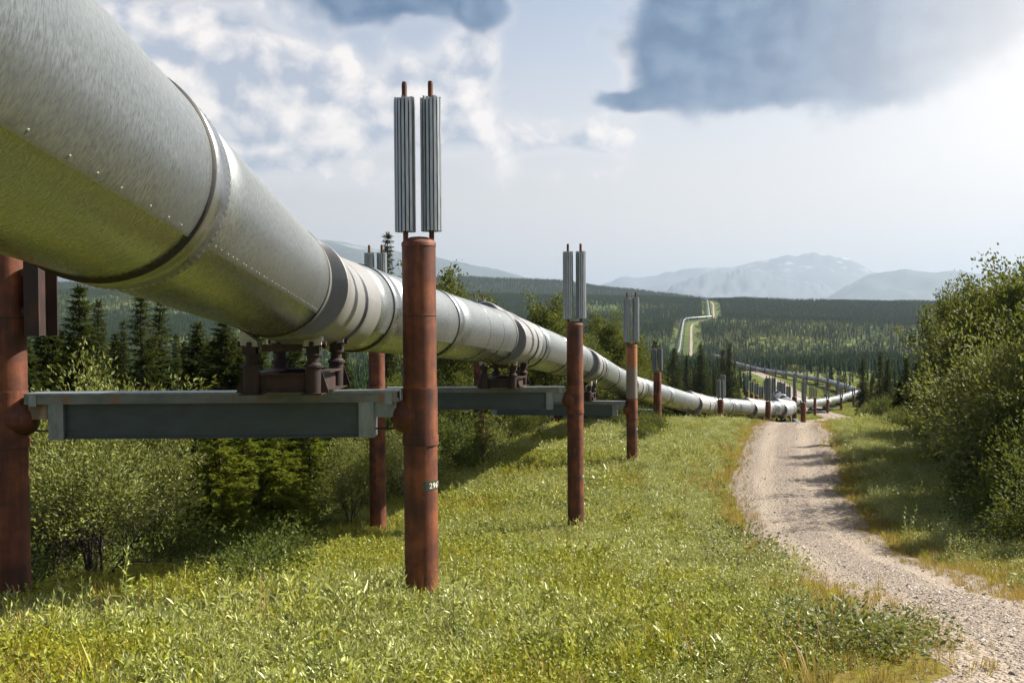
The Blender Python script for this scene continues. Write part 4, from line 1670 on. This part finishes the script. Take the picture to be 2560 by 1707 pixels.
place('spruce', [
    (62, 22, 835, 1.1, 'dark spruce just right of the left-edge pile'),
    (188, 25, 706, 1.15, 'broad dark spruce showing under the pipe beside the bumper post'),
    (565, 27, 785, 1.25, 'wide spruce behind the left legs of the nearest shoe'),
    (495, 29, 800, 1.15, 'dark spruce left of the wide one behind the nearest beam'),
    (650, 30, 800, 1.15, 'dark spruce directly behind the nearest shoe'),
    (120, 27, 780, 1.1, 'dark spruce behind the broad spruce near the left-edge pile'),
    (735, 33, 830, 1.15, 'dark spruce seen between the shoe posts on the nearest beam'),
    (860, 42, 860, 1.0, 'dark spruce behind the right end of the nearest beam'),
    (2324, 58, 850, 1.25, 'tallest dark spruce at the left edge of the right-hand thicket'),
    (2292, 63, 905, 1.3, 'dark spruce second from the left of the right-hand thicket'),
    (2352, 53, 880, 1.3, 'dark spruce sunk in the right-hand thicket below the tall alder'),
    (2250, 68, 945, 1.3, 'low dark spruce at the road end of the right-hand thicket'),
    (2385, 47, 900, 1.2, 'dark spruce behind the pale willow of the right-hand thicket'),
    (1636, 84, 850, 1.3, 'dark spruce behind the short fourth radiator pair')] +
    [(px, d, py, 1.15, f'back-row dark spruce, {w_} from the left beneath the near pipe') for px, d, py, w_ in
     ((20, 36, 850, 'first'), (150, 40, 830, 'second'), (225, 38, 850, 'third'), (290, 43, 830, 'fourth'), (375, 40, 840, 'fifth'), (455, 44, 850, 'sixth'), (530, 42, 850, 'seventh'), (600, 40, 850, 'eighth'), (690, 44, 860, 'ninth'), (790, 46, 880, 'tenth'))])
place('narrow', [
    (258, 32, 745, 1.0, 'slim spruce right of the broad one under the pipe'),
    (309, 38, 797, .8, 'thin spindly spruce between two taller ones under the pipe'),
    (346, 27, 730, 1.15, 'tall slim spruce under the near pipe, left of a pair'),
    (402, 29, 738, 1.2, 'tall slim spruce under the near pipe, right of a pair'),
    (440, 40, 830, .9, 'small slim spruce in the gap right of the slim pair'),
    (967, 48, 578, .95, 'tall lone spruce rising above the pipe left of the nearest pile'),
    (1684, 118, 868, 1.5, 'leftmost of the dark spruces standing before the far hillside clearing'),
    (1717, 124, 886, 1.3, 'spruce second from the left before the far hillside clearing'),
    (1752, 116, 858, 1.4, 'pointed spruce third from the left before the far clearing'),
    (1786, 128, 915, 1.2, 'short spruce left of the twin-topped pair behind the pipe'),
    (1811, 121, 872, 1.3, 'left spruce of the twin-topped pair behind the pipe'),
    (1824, 119, 857, 1.3, 'right taller spruce of the twin-topped pair behind the pipe'),
    (1700, 140, 905, 1.3, 'spruce tucked between the left pair before the clearing'),
    (1737, 142, 920, 1.3, 'small spruce behind the pointed one before the clearing'),
    (1770, 150, 930, 1.3, 'small spruce at the back of the row behind the pipe'),
    (1845, 146, 935, 1.3, 'small spruce right of the twin-topped pair'),
    (2161, 96, 893, 1.3, 'left spruce of three beside the far bend on the right'),
    (2200, 102, 878, 1.1, 'tallest middle spruce of three beside the far bend on the right'),
    (2217, 98, 896, 1.2, 'right spruce of three beside the far bend on the right'),
    (2268, 70, 880, 1.3, 'slim spruce between the far trio and the right-hand thicket'),
    (2178, 110, 935, 1.5, 'small bushy spruce at the foot of the far trio')])
place('young', [
    (538, 21.5, 1000, 1.1, 'light green young spruce with bare lower trunk under the nearest beam'),
    (612, 24, 985, 1.25, 'light green layered spruce right of the bare-trunked one under the beam'),
    (690, 24.5, 1030, 1.2, 'light green young spruce at the middle of the row under the beam'),
    (775, 31, 990, 1.1, 'light green spruce under the right half of the nearest beam'),
    (835, 34, 1000, 1.0, 'light green spruce left of the second wooded-side pile'),
    (470, 26, 985, 1.0, 'light green young spruce left of the bare-trunked one'),
    (740, 27, 1110, 1.0, 'low light green spruce in front of the row under the beam'),
    (90, 24, 960, 1.0, 'light green young spruce beside the left-edge pile'),
    (905, 36, 1050, 1.0, 'small light green spruce between the two nearest piles')])
place('alder', [
    (1098, 46, 688, .9, 'leafy tree poking above the pipe right of the nearest pile'),
    (1160, 58, 735, .9, 'low leafy treetop behind the pipe near small distant radiators'),
    (1258, 58, 746, .8, 'small leafy treetop left of the second radiator pair behind the pipe'),
    (1362, 55, 752, 1.1, 'round leafy tree left of the second radiator pair'),
    (1425, 60, 800, 1.1, 'leafy tree behind the second radiator pair'),
    (1475, 62, 812, 1.1, 'leafy tree between the second and third radiator pairs'),
    (1520, 66, 795, 1.1, 'tallest leafy tree between the second and third radiator pairs'),
    (1565, 70, 810, 1.1, 'leafy tree behind the third radiator pair'),
    (1605, 74, 850, 1.2, 'leafy tree right of the third radiator pair'),
    (1305, 54, 850, 1.1, 'leafy tree under the pipe beside the second shoe'),
    (1235, 52, 870, 1.1, 'leafy tree under the pipe left of the second shoe'),
    (1150, 48, 890, 1.1, 'leafy tree under the pipe right of the nearest pile'),
    (1060, 44, 900, 1.1, 'leafy tree right behind the nearest pile'),
    (1000, 41, 930, 1.0, 'leafy tree left behind the nearest pile'),
    (2508, 40, 636, 1.0, 'tallest leafy alder at the top of the right-hand thicket'),
    (2445, 44, 712, .9, 'leafy alder left of the tallest in the right-hand thicket'),
    (2388, 49, 702, .6, 'slender leafy alder with a sprig top at the left of the thicket'),
    (2372, 50, 790, .8, 'low leafy alder on the left shoulder of the thicket'),
    (2572, 37, 680, 1.0, 'leafy alder cut by the right edge of the picture'),
    (2470, 41, 770, .9, 'leafy alder in the middle of the right-hand thicket'),
    (2640, 33, 700, 1.1, 'leafy alder just outside the right edge'),
    (2720, 30, 690, 1.1, 'leafy alder outside the right edge beyond the thicket'),
    (2760, 25, 750, 1.0, 'leafy alder outside the right edge nearer the camera')])
place('pale', [
    (2495, 32, 858, .95, 'large pale willow in front of the alders on the right'),
    (2432, 37, 880, .9, 'pale willow at the left front of the right-hand thicket'),
    (2565, 30, 850, 1.0, 'pale willow at the right edge of the picture'),
    (2395, 40, 965, .9, 'lower pale willow in the right-hand thicket with bare twigs'),
    (130, 20, 1000, .9, 'pale shrub behind the left end of the nearest beam'),
    (425, 23, 1090, .8, 'pale shrub right of the many-stemmed willow'),
    (310, 24, 955, 1.0, 'pale yellowish shrub rising above the nearest beam'),
    (240, 26, 975, .9, 'pale shrub at the foot of the broad spruce above the beam'),
    (870, 29, 1085, .8, 'pale shrub left of the second wooded-side pile'),
    (1010, 34, 1050, .8, 'pale shrub right behind the foot of the nearest pile'),
    (2300, 47, 1030, .7, 'small whitish willow at the road side of the thicket')])
x, y = pos(235, 17.6)
plant('willow_shrub', BIGW, x, y, .74, 'large many-stemmed willow with dark bare lower stems under the left half of the beam', 'shrub', 'pale willow shrubs', ('branches', 'crown'), 1.12)
x, y = pos(110, 18.6)
plant('willow_shrub', BIGW, x, y, .66, 'second many-stemmed willow between the large one and the left-edge pile', 'shrub', 'pale willow shrubs', ('branches', 'crown'), 1.0, 2.1)
LOWB = [make_broadleaf(81, .55, .55, 9, 900, (.055, .026), M_LOWB, M_DARKBARK, False, .07), make_broadleaf(82, .45, .45, 8, 700, (.05, .024), M_LOWB, M_DARKBARK, False, .06)]
for k_, (px, d, sc_, lab_) in enumerate([(2060, 9.5, 1.0, 'low dark-leaved bush in the grass at the lower right, left of the road'), (2150, 9.0, 1.15, 'larger low bush beside the gravel at the lower right'),
                                        (2245, 9.7, .8, 'small bush sprawling onto the gravel edge at the lower right'), (2010, 11.5, .9, 'low bush farther up the left road verge'),
                                        (1865, 21.0, 1.5, 'dark low bush on the left road verge beside the bend'), (1840, 26.0, 1.5, 'low bush at the widest part of the left road verge'),
                                        (1900, 18.0, 1.1, 'low bush below the bend of the left road verge')]):
    x, y = pos(px, d)
    plant('low_bush', LOWB[k_ % 2], x, y, sc_, lab_, 'bush', 'low bushes along the left road verge', ('branches', 'crown'), 1.15)
bl = [(340, 22, 1260), (440, 23.5, 1290), (520, 25, 1290), (600, 28, 1230), (665, 30, 1215), (720, 31.5, 1200), (775, 33, 1170), (820, 34, 1150), (140, 21.5, 1220), (70, 21, 1230), (230, 22, 1230),
      (1040, 37, 1070), (1110, 40, 1060), (1160, 42, 1060), (1230, 46, 1040), (1290, 50, 1030), (1340, 54, 1025), (960, 35, 1090)]
bl2 = [(2610, 24, 1130), (2570, 26.5, 1130), (2520, 29, 1120), (2535, 32, 1060), (2480, 32.5, 1110), (2455, 35, 1080), (2430, 38, 1060), (2400, 40, 1075), (2385, 43, 1040), (2345, 45, 1060), (2360, 48, 1000), (2320, 50, 1030), (2290, 54, 1025),
       (2265, 59, 1015), (2240, 64, 1010), (2215, 72, 1000), (2195, 82, 998), (2170, 92, 1000), (2660, 21, 1160), (2590, 28, 1020), (2500, 36, 1030), (2620, 25.5, 1230)]
ordn = ['first', 'second', 'third', 'fourth', 'fifth', 'sixth', 'seventh', 'eighth', 'ninth', 'tenth', 'eleventh', 'twelfth', 'thirteenth', 'fourteenth', 'fifteenth', 'sixteenth', 'seventeenth', 'eighteenth', 'nineteenth', 'twentieth', 'twenty-first', 'twenty-second']
o1 = sorted(bl)
place('bush', [(px, d, py, 1.05, f'dark low bush, {ordn[o1.index((px, d, py))]} from the left along the wooded side') for px, d, py in bl])
o2 = sorted(bl2)
place('bush', [(px, d, py, 0.95, f'dark bush, {ordn[o2.index((px, d, py))]} from the left in the right-hand thicket') for px, d, py in bl2])


# ------------------------------------------------------------------ vegetation: masses
def scatter(name, src_me, P, S, Rot, label=None):
    """one mass of look-alike plants: a point cloud that carries instances of one small mesh"""
    me = bpy.data.meshes.new(name)
    n = len(P)
    me.vertices.add(n)
    me.vertices.foreach_set('co', np.asarray(P, np.float32).ravel())
    a = me.attributes.new('sc', 'FLOAT_VECTOR', 'POINT')
    S = np.asarray(S, np.float32)
    if S.ndim == 1:
        S = np.stack([S, S, S], 1)
    a.data.foreach_set('vector', S.astype(np.float32).ravel())
    b = me.attributes.new('rt', 'FLOAT_VECTOR', 'POINT')
    b.data.foreach_set('vector', np.asarray(Rot, np.float32).ravel())
    o = ob(name, me)
    src = bpy.data.objects.new(name + '_source', src_me)
    ng = bpy.data.node_groups.new(name, 'GeometryNodeTree')
    ng.interface.new_socket('Geometry', in_out='INPUT', socket_type='NodeSocketGeometry')
    ng.interface.new_socket('Geometry', in_out='OUTPUT', socket_type='NodeSocketGeometry')
    gi, go = ng.nodes.new('NodeGroupInput'), ng.nodes.new('NodeGroupOutput')
    ip = ng.nodes.new('GeometryNodeInstanceOnPoints')
    oi = ng.nodes.new('GeometryNodeObjectInfo')
    oi.inputs['Object'].default_value = src
    na = ng.nodes.new('GeometryNodeInputNamedAttribute')
    na.data_type = 'FLOAT_VECTOR'
    na.inputs['Name'].default_value = 'sc'
    nb = ng.nodes.new('GeometryNodeInputNamedAttribute')
    nb.data_type = 'FLOAT_VECTOR'
    nb.inputs['Name'].default_value = 'rt'
    er = ng.nodes.new('FunctionNodeEulerToRotation')
    lk = ng.links.new
    lk(gi.outputs[0], ip.inputs['Points'])
    lk(oi.outputs['Geometry'], ip.inputs['Instance'])
    lk(nb.outputs[0], er.inputs[0])
    lk(er.outputs[0], ip.inputs['Rotation'])
    lk(na.outputs[0], ip.inputs['Scale'])
    lk(ip.outputs[0], go.inputs[0])
    md = o.modifiers.new('scatter', 'NODES')
    md.node_group = ng
    tag(o, label, None, None, 'stuff')
    return o


def rots(n, rng, tilt=.12):
    return np.stack([rng.normal(0, tilt, n), rng.normal(0, tilt, n), rng.uniform(0, 6.283, n)], 1)


def sprig_mesh(name, seed, shoots, hgt, nl, ll, lw, mat, lean=.35, ang=.9):
    rng = np.random.default_rng(seed)
    parts = []
    P, D, L = [], [], []
    segs = []
    for k in range(shoots):
        a = rng.uniform(0, 6.28)
        b = np.array([math.cos(a), math.sin(a), 0]) * rng.uniform(0, .10)
        d = unit(np.array([math.cos(a) * lean * rng.uniform(.2, 1), math.sin(a) * lean * rng.uniform(.2, 1), 1.0]))
        h = hgt * rng.uniform(.6, 1.15)
        segs.append((b, b + d * h, .0028, .0012))
        for i in range(nl):
            f = .15 + .85 * (i + rng.random() * .5) / nl
            aa = i * 2.4 + rng.normal(0, .3)
            up = .35 + 1.5 * f ** 3
            P.append(b + d * h * f)
            D.append(np.array([math.cos(aa) * ang, math.sin(aa) * ang, up + rng.normal(0, .2)]))
            L.append(ll * (1.1 - .55 * f) * rng.uniform(.75, 1.2))
    L = np.array(L)
    parts.append(leaf_cards(np.array(P), np.array(D), L, L * lw / ll, rng, .2, up=(0, 0, 1)))
    parts.append(tubes(segs, 3))
    V, F = join(parts)
    return mk(name, V, F, mat)


def tuft_mesh(name, seed, n, hgt, wid, mat, lean=.5, spread=.06):
    rng = np.random.default_rng(seed)
    V, F = [], []
    for k in range(n):
        a = rng.uniform(0, 6.28)
        b = np.array([math.cos(a), math.sin(a), 0]) * rng.uniform(0, spread)
        out = np.array([math.cos(a + rng.normal(0, .5)), math.sin(a + rng.normal(0, .5)), 0])
        h = hgt * rng.uniform(.5, 1.15)
        l_ = lean * rng.uniform(.1, 1)
        s_ = np.cross(out, [0, 0, 1.0]) * wid * .5
        m_ = b + out * h * l_ * .3 + np.array([0, 0, h * .6])
        t_ = b + out * h * l_ + np.array([0, 0, h])
        i = len(V)
        V += [b - s_, b + s_, m_ + s_ * .8, m_ - s_ * .8, t_]
        F += [(i, i + 1, i + 2), (i, i + 2, i + 3), (i + 3, i + 2, i + 4)]
    return mk(name, np.array(V), np.array(F), mat)


GR = np.random.default_rng(99)


def frustum_pts(n, d0, d1, ml=.60, mr=.60, power=1.0):
    """random ground points in the wedge the camera looks over, evenly spread on the ground"""
    u = GR.random(n)
    d = np.sqrt(d0 ** 2 + u * (d1 ** 2 - d0 ** 2))
    a = GR.uniform(-ml, mr, n)
    return a * d, d


def cover_points(n, d0, d1, keep):
    x, y = frustum_pts(n, d0, d1)
    rd = road_dist(x, y)
    k = keep(x, y, rd)
    k &= np.min([np.hypot(x - q[0], y - q[1]) for b_ in bents for q in (b_['R'], b_['L'])], axis=0) > .26
    x, y = x[k], y[k]
    return x, y, H(x, y), rd[k]


def patch(x, y):
    return fbm2(x, y, 3.2, 5)


def wild(x, y, rd, lo, hi, p=1.0):
    q = patch(x, y)
    return (rd > .15 + .5 * vnoise(x, y, .8, 3)) & (q >= lo) & (q < hi) & (GR.random(len(x)) < p)


def build_cover():
    wil = [sprig_mesh('willow_sprig', 3, 4, .22, 9, .080, .023, M_WILLOW), sprig_mesh('willow_sprig', 4, 3, .17, 8, .070, .022, M_WILLOW, .5)]
    herb = [sprig_mesh('herb_sprig', 6, 5, .17, 7, .050, .026, M_HERB, .7, 1.2)]
    gr = [tuft_mesh('grass_tuft', 8, 24, .17, .0065, M_GRASS), tuft_mesh('grass_tuft', 9, 20, .12, .006, M_GRASS, .8, .08)]
    dry = [tuft_mesh('dry_tuft', 10, 18, .15, .005, M_DRY, .7, .07)]
    bands = [(4.5, 14, 1.0, 1.0), (14, 32, .62, 1.15), (32, 66, .30, 1.45)]
    for name, srcs, lo, hi, dens, sc in (('willow_ground_cover', wil, .46, 2, 95, 1.0), ('herb_ground_cover', herb, -1, .56, 70, 1.1), ('meadow_grass', gr, -1, 2, 62, 1.0), ):
        for si, src in enumerate(srcs):
            Ps, Ss = [], []
            for d0, d1, dm, sm in bands:
                area = .5 * 1.2 * (d1 ** 2 - d0 ** 2)
                n = int(area * dens * dm / len(srcs))
                if name == 'meadow_grass':
                    keep = lambda x, y, rd: (rd > .05) & (GR.random(len(x)) < np.clip(1.25 - 1.3 * patch(x, y), .18, 1))
                else:
                    keep = lambda x, y, rd: wild(x, y, rd, lo, hi) & (GR.random(len(x)) < np.clip((rd + .4) / 1.8, 0, 1))
                x, y, z, rd = cover_points(n, d0, d1, keep)
                Ps.append(np.stack([x, y, z - .01], 1))
                s = sm * sc * np.exp(GR.normal(0, .28, len(x))) * (.55 + .45 * sstep(0, 2.5, rd)) * (.7 + .6 * fbm2(x, y, 2.1, 8))
                Ss.append(s)
            P, S = np.concatenate(Ps), np.concatenate(Ss)
            scatter(name, src, P, S, rots(len(P), GR, .14))
    # dry grass: road verge and bleached patches
    Ps, Ss = [], []
    for d0, d1, dm, sm in bands:
        area = .5 * 1.2 * (d1 ** 2 - d0 ** 2)
        x, y, z, rd = cover_points(int(area * 90 * dm), d0, d1, lambda x, y, rd: (rd > -.45) & (((rd < .9) & (GR.random(len(x)) < .75 * np.exp(-np.abs(rd - .15) / .45))) | ((fbm2(x, y, 5, 21) > .58) & (GR.random(len(x)) < .5)) | (GR.random(len(x)) < .06)))
        Ps.append(np.stack([x, y, z + .0], 1))
        Ss.append(sm * np.exp(GR.normal(0, .3, len(x))) * np.where(rd < .3, .7, 1.0))
    P, S = np.concatenate(Ps), np.concatenate(Ss)
    scatter('dry_grass', dry[0], P, S, rots(len(P), GR, .2))
    # taller shoots standing out of the cover
    x, y, z, rd = cover_points(1500, 6, 40, lambda x, y, rd: (rd > .6) & (patch(x, y) > .45) & (GR.random(len(x)) < .75))
    tall = sprig_mesh('tall_willow_shoot', 15, 2, .55, 15, .070, .019, M_WILLOW, .25)
    scatter('tall_willow_shoots', tall, np.stack([x, y, z], 1), np.exp(GR.normal(0, .25, len(x))), rots(len(x), GR, .12))
    # dead stalks and seed heads, a few pale flowers
    x, y, z, rd = cover_points(2600, 5.5, 40, lambda x, y, rd: (rd > .3) & (fbm2(x, y, 4.0, 41) > .50))
    scatter('dead_stalks', sprig_mesh('dead_stalk', 16, 3, .34, 5, .028, .010, M_STALK, .35, .5), np.stack([x, y, z], 1), np.exp(GR.normal(0, .3, len(x))), rots(len(x), GR, .2))
    x, y, z, rd = cover_points(1500, 6, 45, lambda x, y, rd: (rd > .4) & (fbm2(x, y, 2.5, 43) > .55))
    scatter('pale_flowers', sprig_mesh('flower_stalk', 17, 2, .24, 4, .022, .018, M_FLOWER, .3, .8), np.stack([x, y, z], 1), np.exp(GR.normal(0, .25, len(x))), rots(len(x), GR, .2))
    x, y, z, rd = cover_points(9000, 5, 50, lambda x, y, rd: (rd > .3) & (fbm2(x, y, 1.8, 45) > .55))
    scatter('broad_leaf_herbs', sprig_mesh('broad_herb', 18, 5, .13, 5, .085, .055, M_HERB2, .9, 1.5), np.stack([x, y, z], 1), np.exp(GR.normal(0, .25, len(x))), rots(len(x), GR, .2))
    # meadow beyond the crest
    clump = make_broadleaf(71, .7, .6, 7, 500, (.16, .09), M_HERB, M_BARK, False, .16)[1]
    x, y = frustum_pts(26000, 62, 300, .05, .45)
    rd = road_dist(x, y)
    k = (rd > .6) & (GR.random(len(x)) < .35 + .65 * (fbm2(x, y, 14, 4) > .5))
    x, y = x[k], y[k]
    scatter('far_meadow_cover', clump, np.stack([x, y, H(x, y) - .1], 1), GR.uniform(.22, .6, len(x)), rots(len(x), GR, .1))
    # low scrub at the thicket feet and under the trees on the left
    scr = make_broadleaf(72, .8, .55, 8, 900, (.06, .032), M_BUSH, M_BARK, False, .12)[1]
    x, y = frustum_pts(9000, 15, 60, .62, .62)
    rd = road_dist(x, y)
    left = x < np.interp(y, [15, 18, 22, 28, 40, 55], [-3.8, -3.9, -5.4, -5.6, -3.0, .6]) - .4 + 1.2 * vnoise(x, y, 2, 31)
    right = (rd > 3.6 + 2.5 * vnoise(x, y, 3, 33)) & (x > 6)
    left &= np.min([np.hypot(x - pos(q, e)[0], y - pos(q, e)[1]) for q, e in ((235, 17.6), (350, 18.4), (240, 16.3), (340, 17.2))], axis=0) > 1.3
    k = left & (GR.random(len(x)) < .38) | right & (GR.random(len(x)) < .9)
    x, y = x[k], y[k]
    scatter('low_scrub', scr, np.stack([x, y, H(x, y) - .05], 1), GR.uniform(.5, 1.5, len(x)), rots(len(x), GR, .1))
    pal = make_broadleaf(73, .7, .45, 7, 700, (.055, .022), M_WILLOW, M_BARK, False, .10)[1]
    x, y = frustum_pts(5200, 14, 60, .62, .62)
    rd = road_dist(x, y)
    k = (x > 5) & (rd > 1.0) & (GR.random(len(x)) < np.clip(.75 - rd * .06, .12, .75))
    k |= (x > 5) & (rd > .4) & (GR.random(len(x)) < .12)
    k |= (rd < -4) & (x < 5) & (rd > 1) 
    k |= (x < 5) & (rd > .5) & (rd < 3.5) & (GR.random(len(x)) < .25)
    x, y = x[k], y[k]
    scatter('verge_willow_clumps', pal, np.stack([x, y, H(x, y) - .03], 1), GR.uniform(.35, 1.0, len(x)), rots(len(x), GR, .1))


build_cover()


def build_gravel():
    rng = np.random.default_rng(5)
    V = np.array([(-1, -1, -.3), (1, -.8, -.35), (.9, 1, -.3), (-.8, .9, -.3), (-.5, -.6, .55), (.6, -.5, .5), (.5, .55, .62), (-.55, .5, .45)], float) * .5
    V += rng.normal(0, .06, V.shape)
    F = [(0, 3, 2, 1), (4, 5, 6, 7), (0, 1, 5, 4), (1, 2, 6, 5), (2, 3, 7, 6), (3, 0, 4, 7)]
    m, t, out = new_mat('loose_stone')
    info = t.n('ShaderNodeObjectInfo')
    c = t.ramp(info.outputs['Random'], [(0, (0.14, 0.115, 0.10)), (.3, (0.27, 0.225, 0.19)), (.7, (0.38, 0.325, 0.27)), (1, (0.50, 0.46, 0.41))])
    pbsdf(t, out, Base_Color=c, Roughness=.9)
    st = mk('stone', V, F, m)
    s = np.concatenate([[0], np.cumsum(np.linalg.norm(np.diff(ROAD_XY, axis=0), axis=1))])
    n = 46000
    i = np.clip((rng.beta(1.0, 2.2, n) * 75 / .6).astype(int), 0, len(ROAD_XY) - 1)
    u = rng.uniform(-1.12, 1.12, n)
    # fewer stones in the wheel tracks
    w = u * ROAD_HW[i]
    keep = rng.random(n) < np.where(np.abs(np.abs(w) - .85) < .40, .14, 1.0)
    i, w = i[keep], w[keep]
    jx = rng.normal(0, .4, len(i))
    P = ROAD_XY[i] + ROAD_N[i] * w[:, None] + np.stack([ROAD_N[i][:, 1] * -1, ROAD_N[i][:, 0]], 1) * jx[:, None]
    z = H(P[:, 0], P[:, 1]) + .05 - .16 * np.clip((np.abs(w) / (ROAD_HW[i] + .25) - .75) / .25, 0, 1.4)
    S = .014 * np.exp(rng.normal(0, .6, len(i)))
    S = np.clip(S, .006, .075)
    scatter('gravel', st, np.stack([P[:, 0], P[:, 1], z], 1), np.stack([S * rng.uniform(.8, 1.6, len(i)), S, S * .75], 1), rots(len(i), rng, .4))


build_gravel()


# ------------------------------------------------------------------ the wide spruce country
def far_spruce_mesh(seed, layers=9, n=9):
    rng = np.random.default_rng(seed)
    V, F = [], []
    for k in range(layers):
        f = k / layers
        z0 = .05 + .88 * f
        r = (.118 * (1 - f) ** .8 + .010) * rng.uniform(.8, 1.15)
        z1 = z0 + .20 * (1 - .4 * f)
        b = len(V)
        ph = rng.uniform(0, 6.28)
        for i in range(n):
            a = ph + 6.283 * i / n
            rr = r * (rng.uniform(.8, 1.25) if i % 2 == 0 else rng.uniform(.35, .6))
            V.append((rr * math.cos(a), rr * math.sin(a), z0 - (.035 if i % 2 == 0 else 0) * rng.uniform(.5, 1.5)))
        V.append((rng.normal(0, .008), rng.normal(0, .008), min(1.0, z1)))
        for i in range(n):
            F.append((b + i, b + (i + 1) % n, b + n))
    return mk('far_spruce', np.array(V), np.array(F), M_FARN)


def build_forest():
    rng = np.random.default_rng(77)
    # candidate points
    n = 260000
    d = np.sqrt(120 ** 2 + rng.random(n) * (1900 ** 2 - 120 ** 2))
    x = rng.uniform(-.60, .60, n) * d
    y = d
    # clear of the pipeline's corridor, the roads and the meadow by the camera
    pth = np.array([PATH.at(s) for s in np.arange(60, PATH.len, 4)])
    fp = np.concatenate([np.array([p_.at(s) for s in np.arange(0, p_.len, 8)]) for p_ in FARP])
    allp = np.concatenate([pth, fp])[:, :2]
    md = np.full(n, 1e9)
    for c in range(0, n, 10000):
        md[c:c + 10000] = np.hypot(x[c:c + 10000, None] - allp[None, :, 0], y[c:c + 10000, None] - allp[None, :, 1]).min(1)
    rd = road_dist(x, y)
    ok = (md > 9) & (rd > 4.5)
    # between far pipe and far road the strip is cleared
    fx = np.interp(y, FAR1[:, 2], FAR1[:, 1])
    FPs = fp[np.argsort(fp[:, 1])]
    pxx = np.interp(y, FPs[:, 1], FPs[:, 0])
    ok &= ~((y > 700) & (y < 1690) & (x > np.minimum(fx, pxx) - 9) & (x < np.maximum(fx, pxx) + 10))
    # open meadow inside the zigzag
    ok &= ~((y < 235) & (x > .22 * y - 4) & (x < .37 * y + 4))
    ok &= ~((y < 300) & (x > .235 * y) & (x < .345 * y))
    # the road descends through an open strip
    dens = .22 + 1.3 * sstep(.42, .60, fbm2(x, y * .6, 190, 11)) + .35 * sstep(.5, .6, fbm2(x, y, 40, 14))
    dens *= np.where((y > 560) & (y < 900), .42, 1.0) * np.where(y < 520, 1.1, 1.0) * np.where(y > 1500, 1.3, 1.0)
    ok &= ~((y > 150) & (y < 430) & (x > .218 * y) & (x < .372 * y) & (rng.random(n) < .93))
    ok &= rng.random(n) < dens * .80
    x, y = x[ok], y[ok]
    hh = rng.uniform(3.8, 8.2, len(x)) * (.75 + .5 * fbm2(x, y, 120, 15))
    hh *= np.where(y < 330, .85, 1.0)
    # individuals: the nearest 280 that fall inside the picture
    order = np.argsort(y)
    inpic = (np.abs(x / y) < .53) & ~((x / y < .10))
    near = [i for i in order if inpic[i]][:270]
    nset = np.zeros(len(x), bool)
    nset[near] = True
    lab = 'slim dark spruce in the valley beyond the zigzag of the pipeline'
    for c, i in enumerate(near):
        s = hh[i] / 6.0
        o = ob('spruce_tree', None, None, (x[i], y[i], Hp(x[i], y[i]) - .1), rng.uniform(0, 6.28))
        o.scale = (s * 1.5, s * 1.5, s)
        tag(o, lab, 'spruce', 'slim spruces in the valley beyond the zigzag')
        me = SPN[c % 4]
        ob('trunk', me[0], o)
        ob('crown', me[1], o)
    rest = ~nset
    x, y, hh = x[rest], y[rest], hh[rest]
    # the farther ridge on the left
    n2 = 60000
    d2 = np.sqrt(1900 ** 2 + rng.random(n2) * (2750 ** 2 - 1900 ** 2))
    x2 = rng.uniform(-.60, .30, n2) * d2
    k2 = rng.random(n2) < .45 + .5 * fbm2(x2, d2, 160, 19)
    x, y = np.concatenate([x, x2[k2]]), np.concatenate([y, d2[k2]])
    hh = np.concatenate([hh, rng.uniform(6, 11, k2.sum())])
    which = rng.integers(0, 3, len(x))
    for v in range(3):
        s = which == v
        P = np.stack([x[s], y[s], H(x[s], y[s]) - .3], 1)
        S = np.stack([hh[s] * rng.uniform(.8, 1.35, s.sum()), hh[s] * rng.uniform(.8, 1.35, s.sum()), hh[s]], 1)
        scatter('spruce_forest', far_spruce_mesh(80 + v), P, S, rots(int(s.sum()), rng, .02))
    # light green birch and willow scrub between the spruces
    n3 = 42000
    d3 = np.sqrt(160 ** 2 + rng.random(n3) * (1700 ** 2 - 160 ** 2))
    x3 = rng.uniform(-.60, .60, n3) * d3
    f3 = fbm2(x3, d3 * .6, 150, 23)
    rd3 = road_dist(x3, d3)
    fx3 = np.interp(d3, FAR1[:, 2], FAR1[:, 1])
    px3 = np.interp(d3, FPs[:, 1], FPs[:, 0])
    k3_ = (rng.random(n3) < .15 + .85 * sstep(.45, .62, f3)) & (rd3 > 3) & ~((d3 > 700) & (d3 < 1690) & (x3 > np.minimum(fx3, px3) - 3) & (x3 < np.maximum(fx3, px3) + 3))
    k3_ &= ~((d3 < 300) & (x3 > .2 * d3) & (x3 < .37 * d3))
    x3, d3 = x3[k3_], d3[k3_]
    far_b = make_broadleaf(75, 1.0, .75, 6, 90, (.34, .26), M_FARB, M_BARK, False, .16)[1]
    scatter('far_scrub', far_b, np.stack([x3, d3, H(x3, d3) - .1], 1), rng.uniform(.8, 2.6, len(x3)), rots(len(x3), rng, .1))


build_forest()
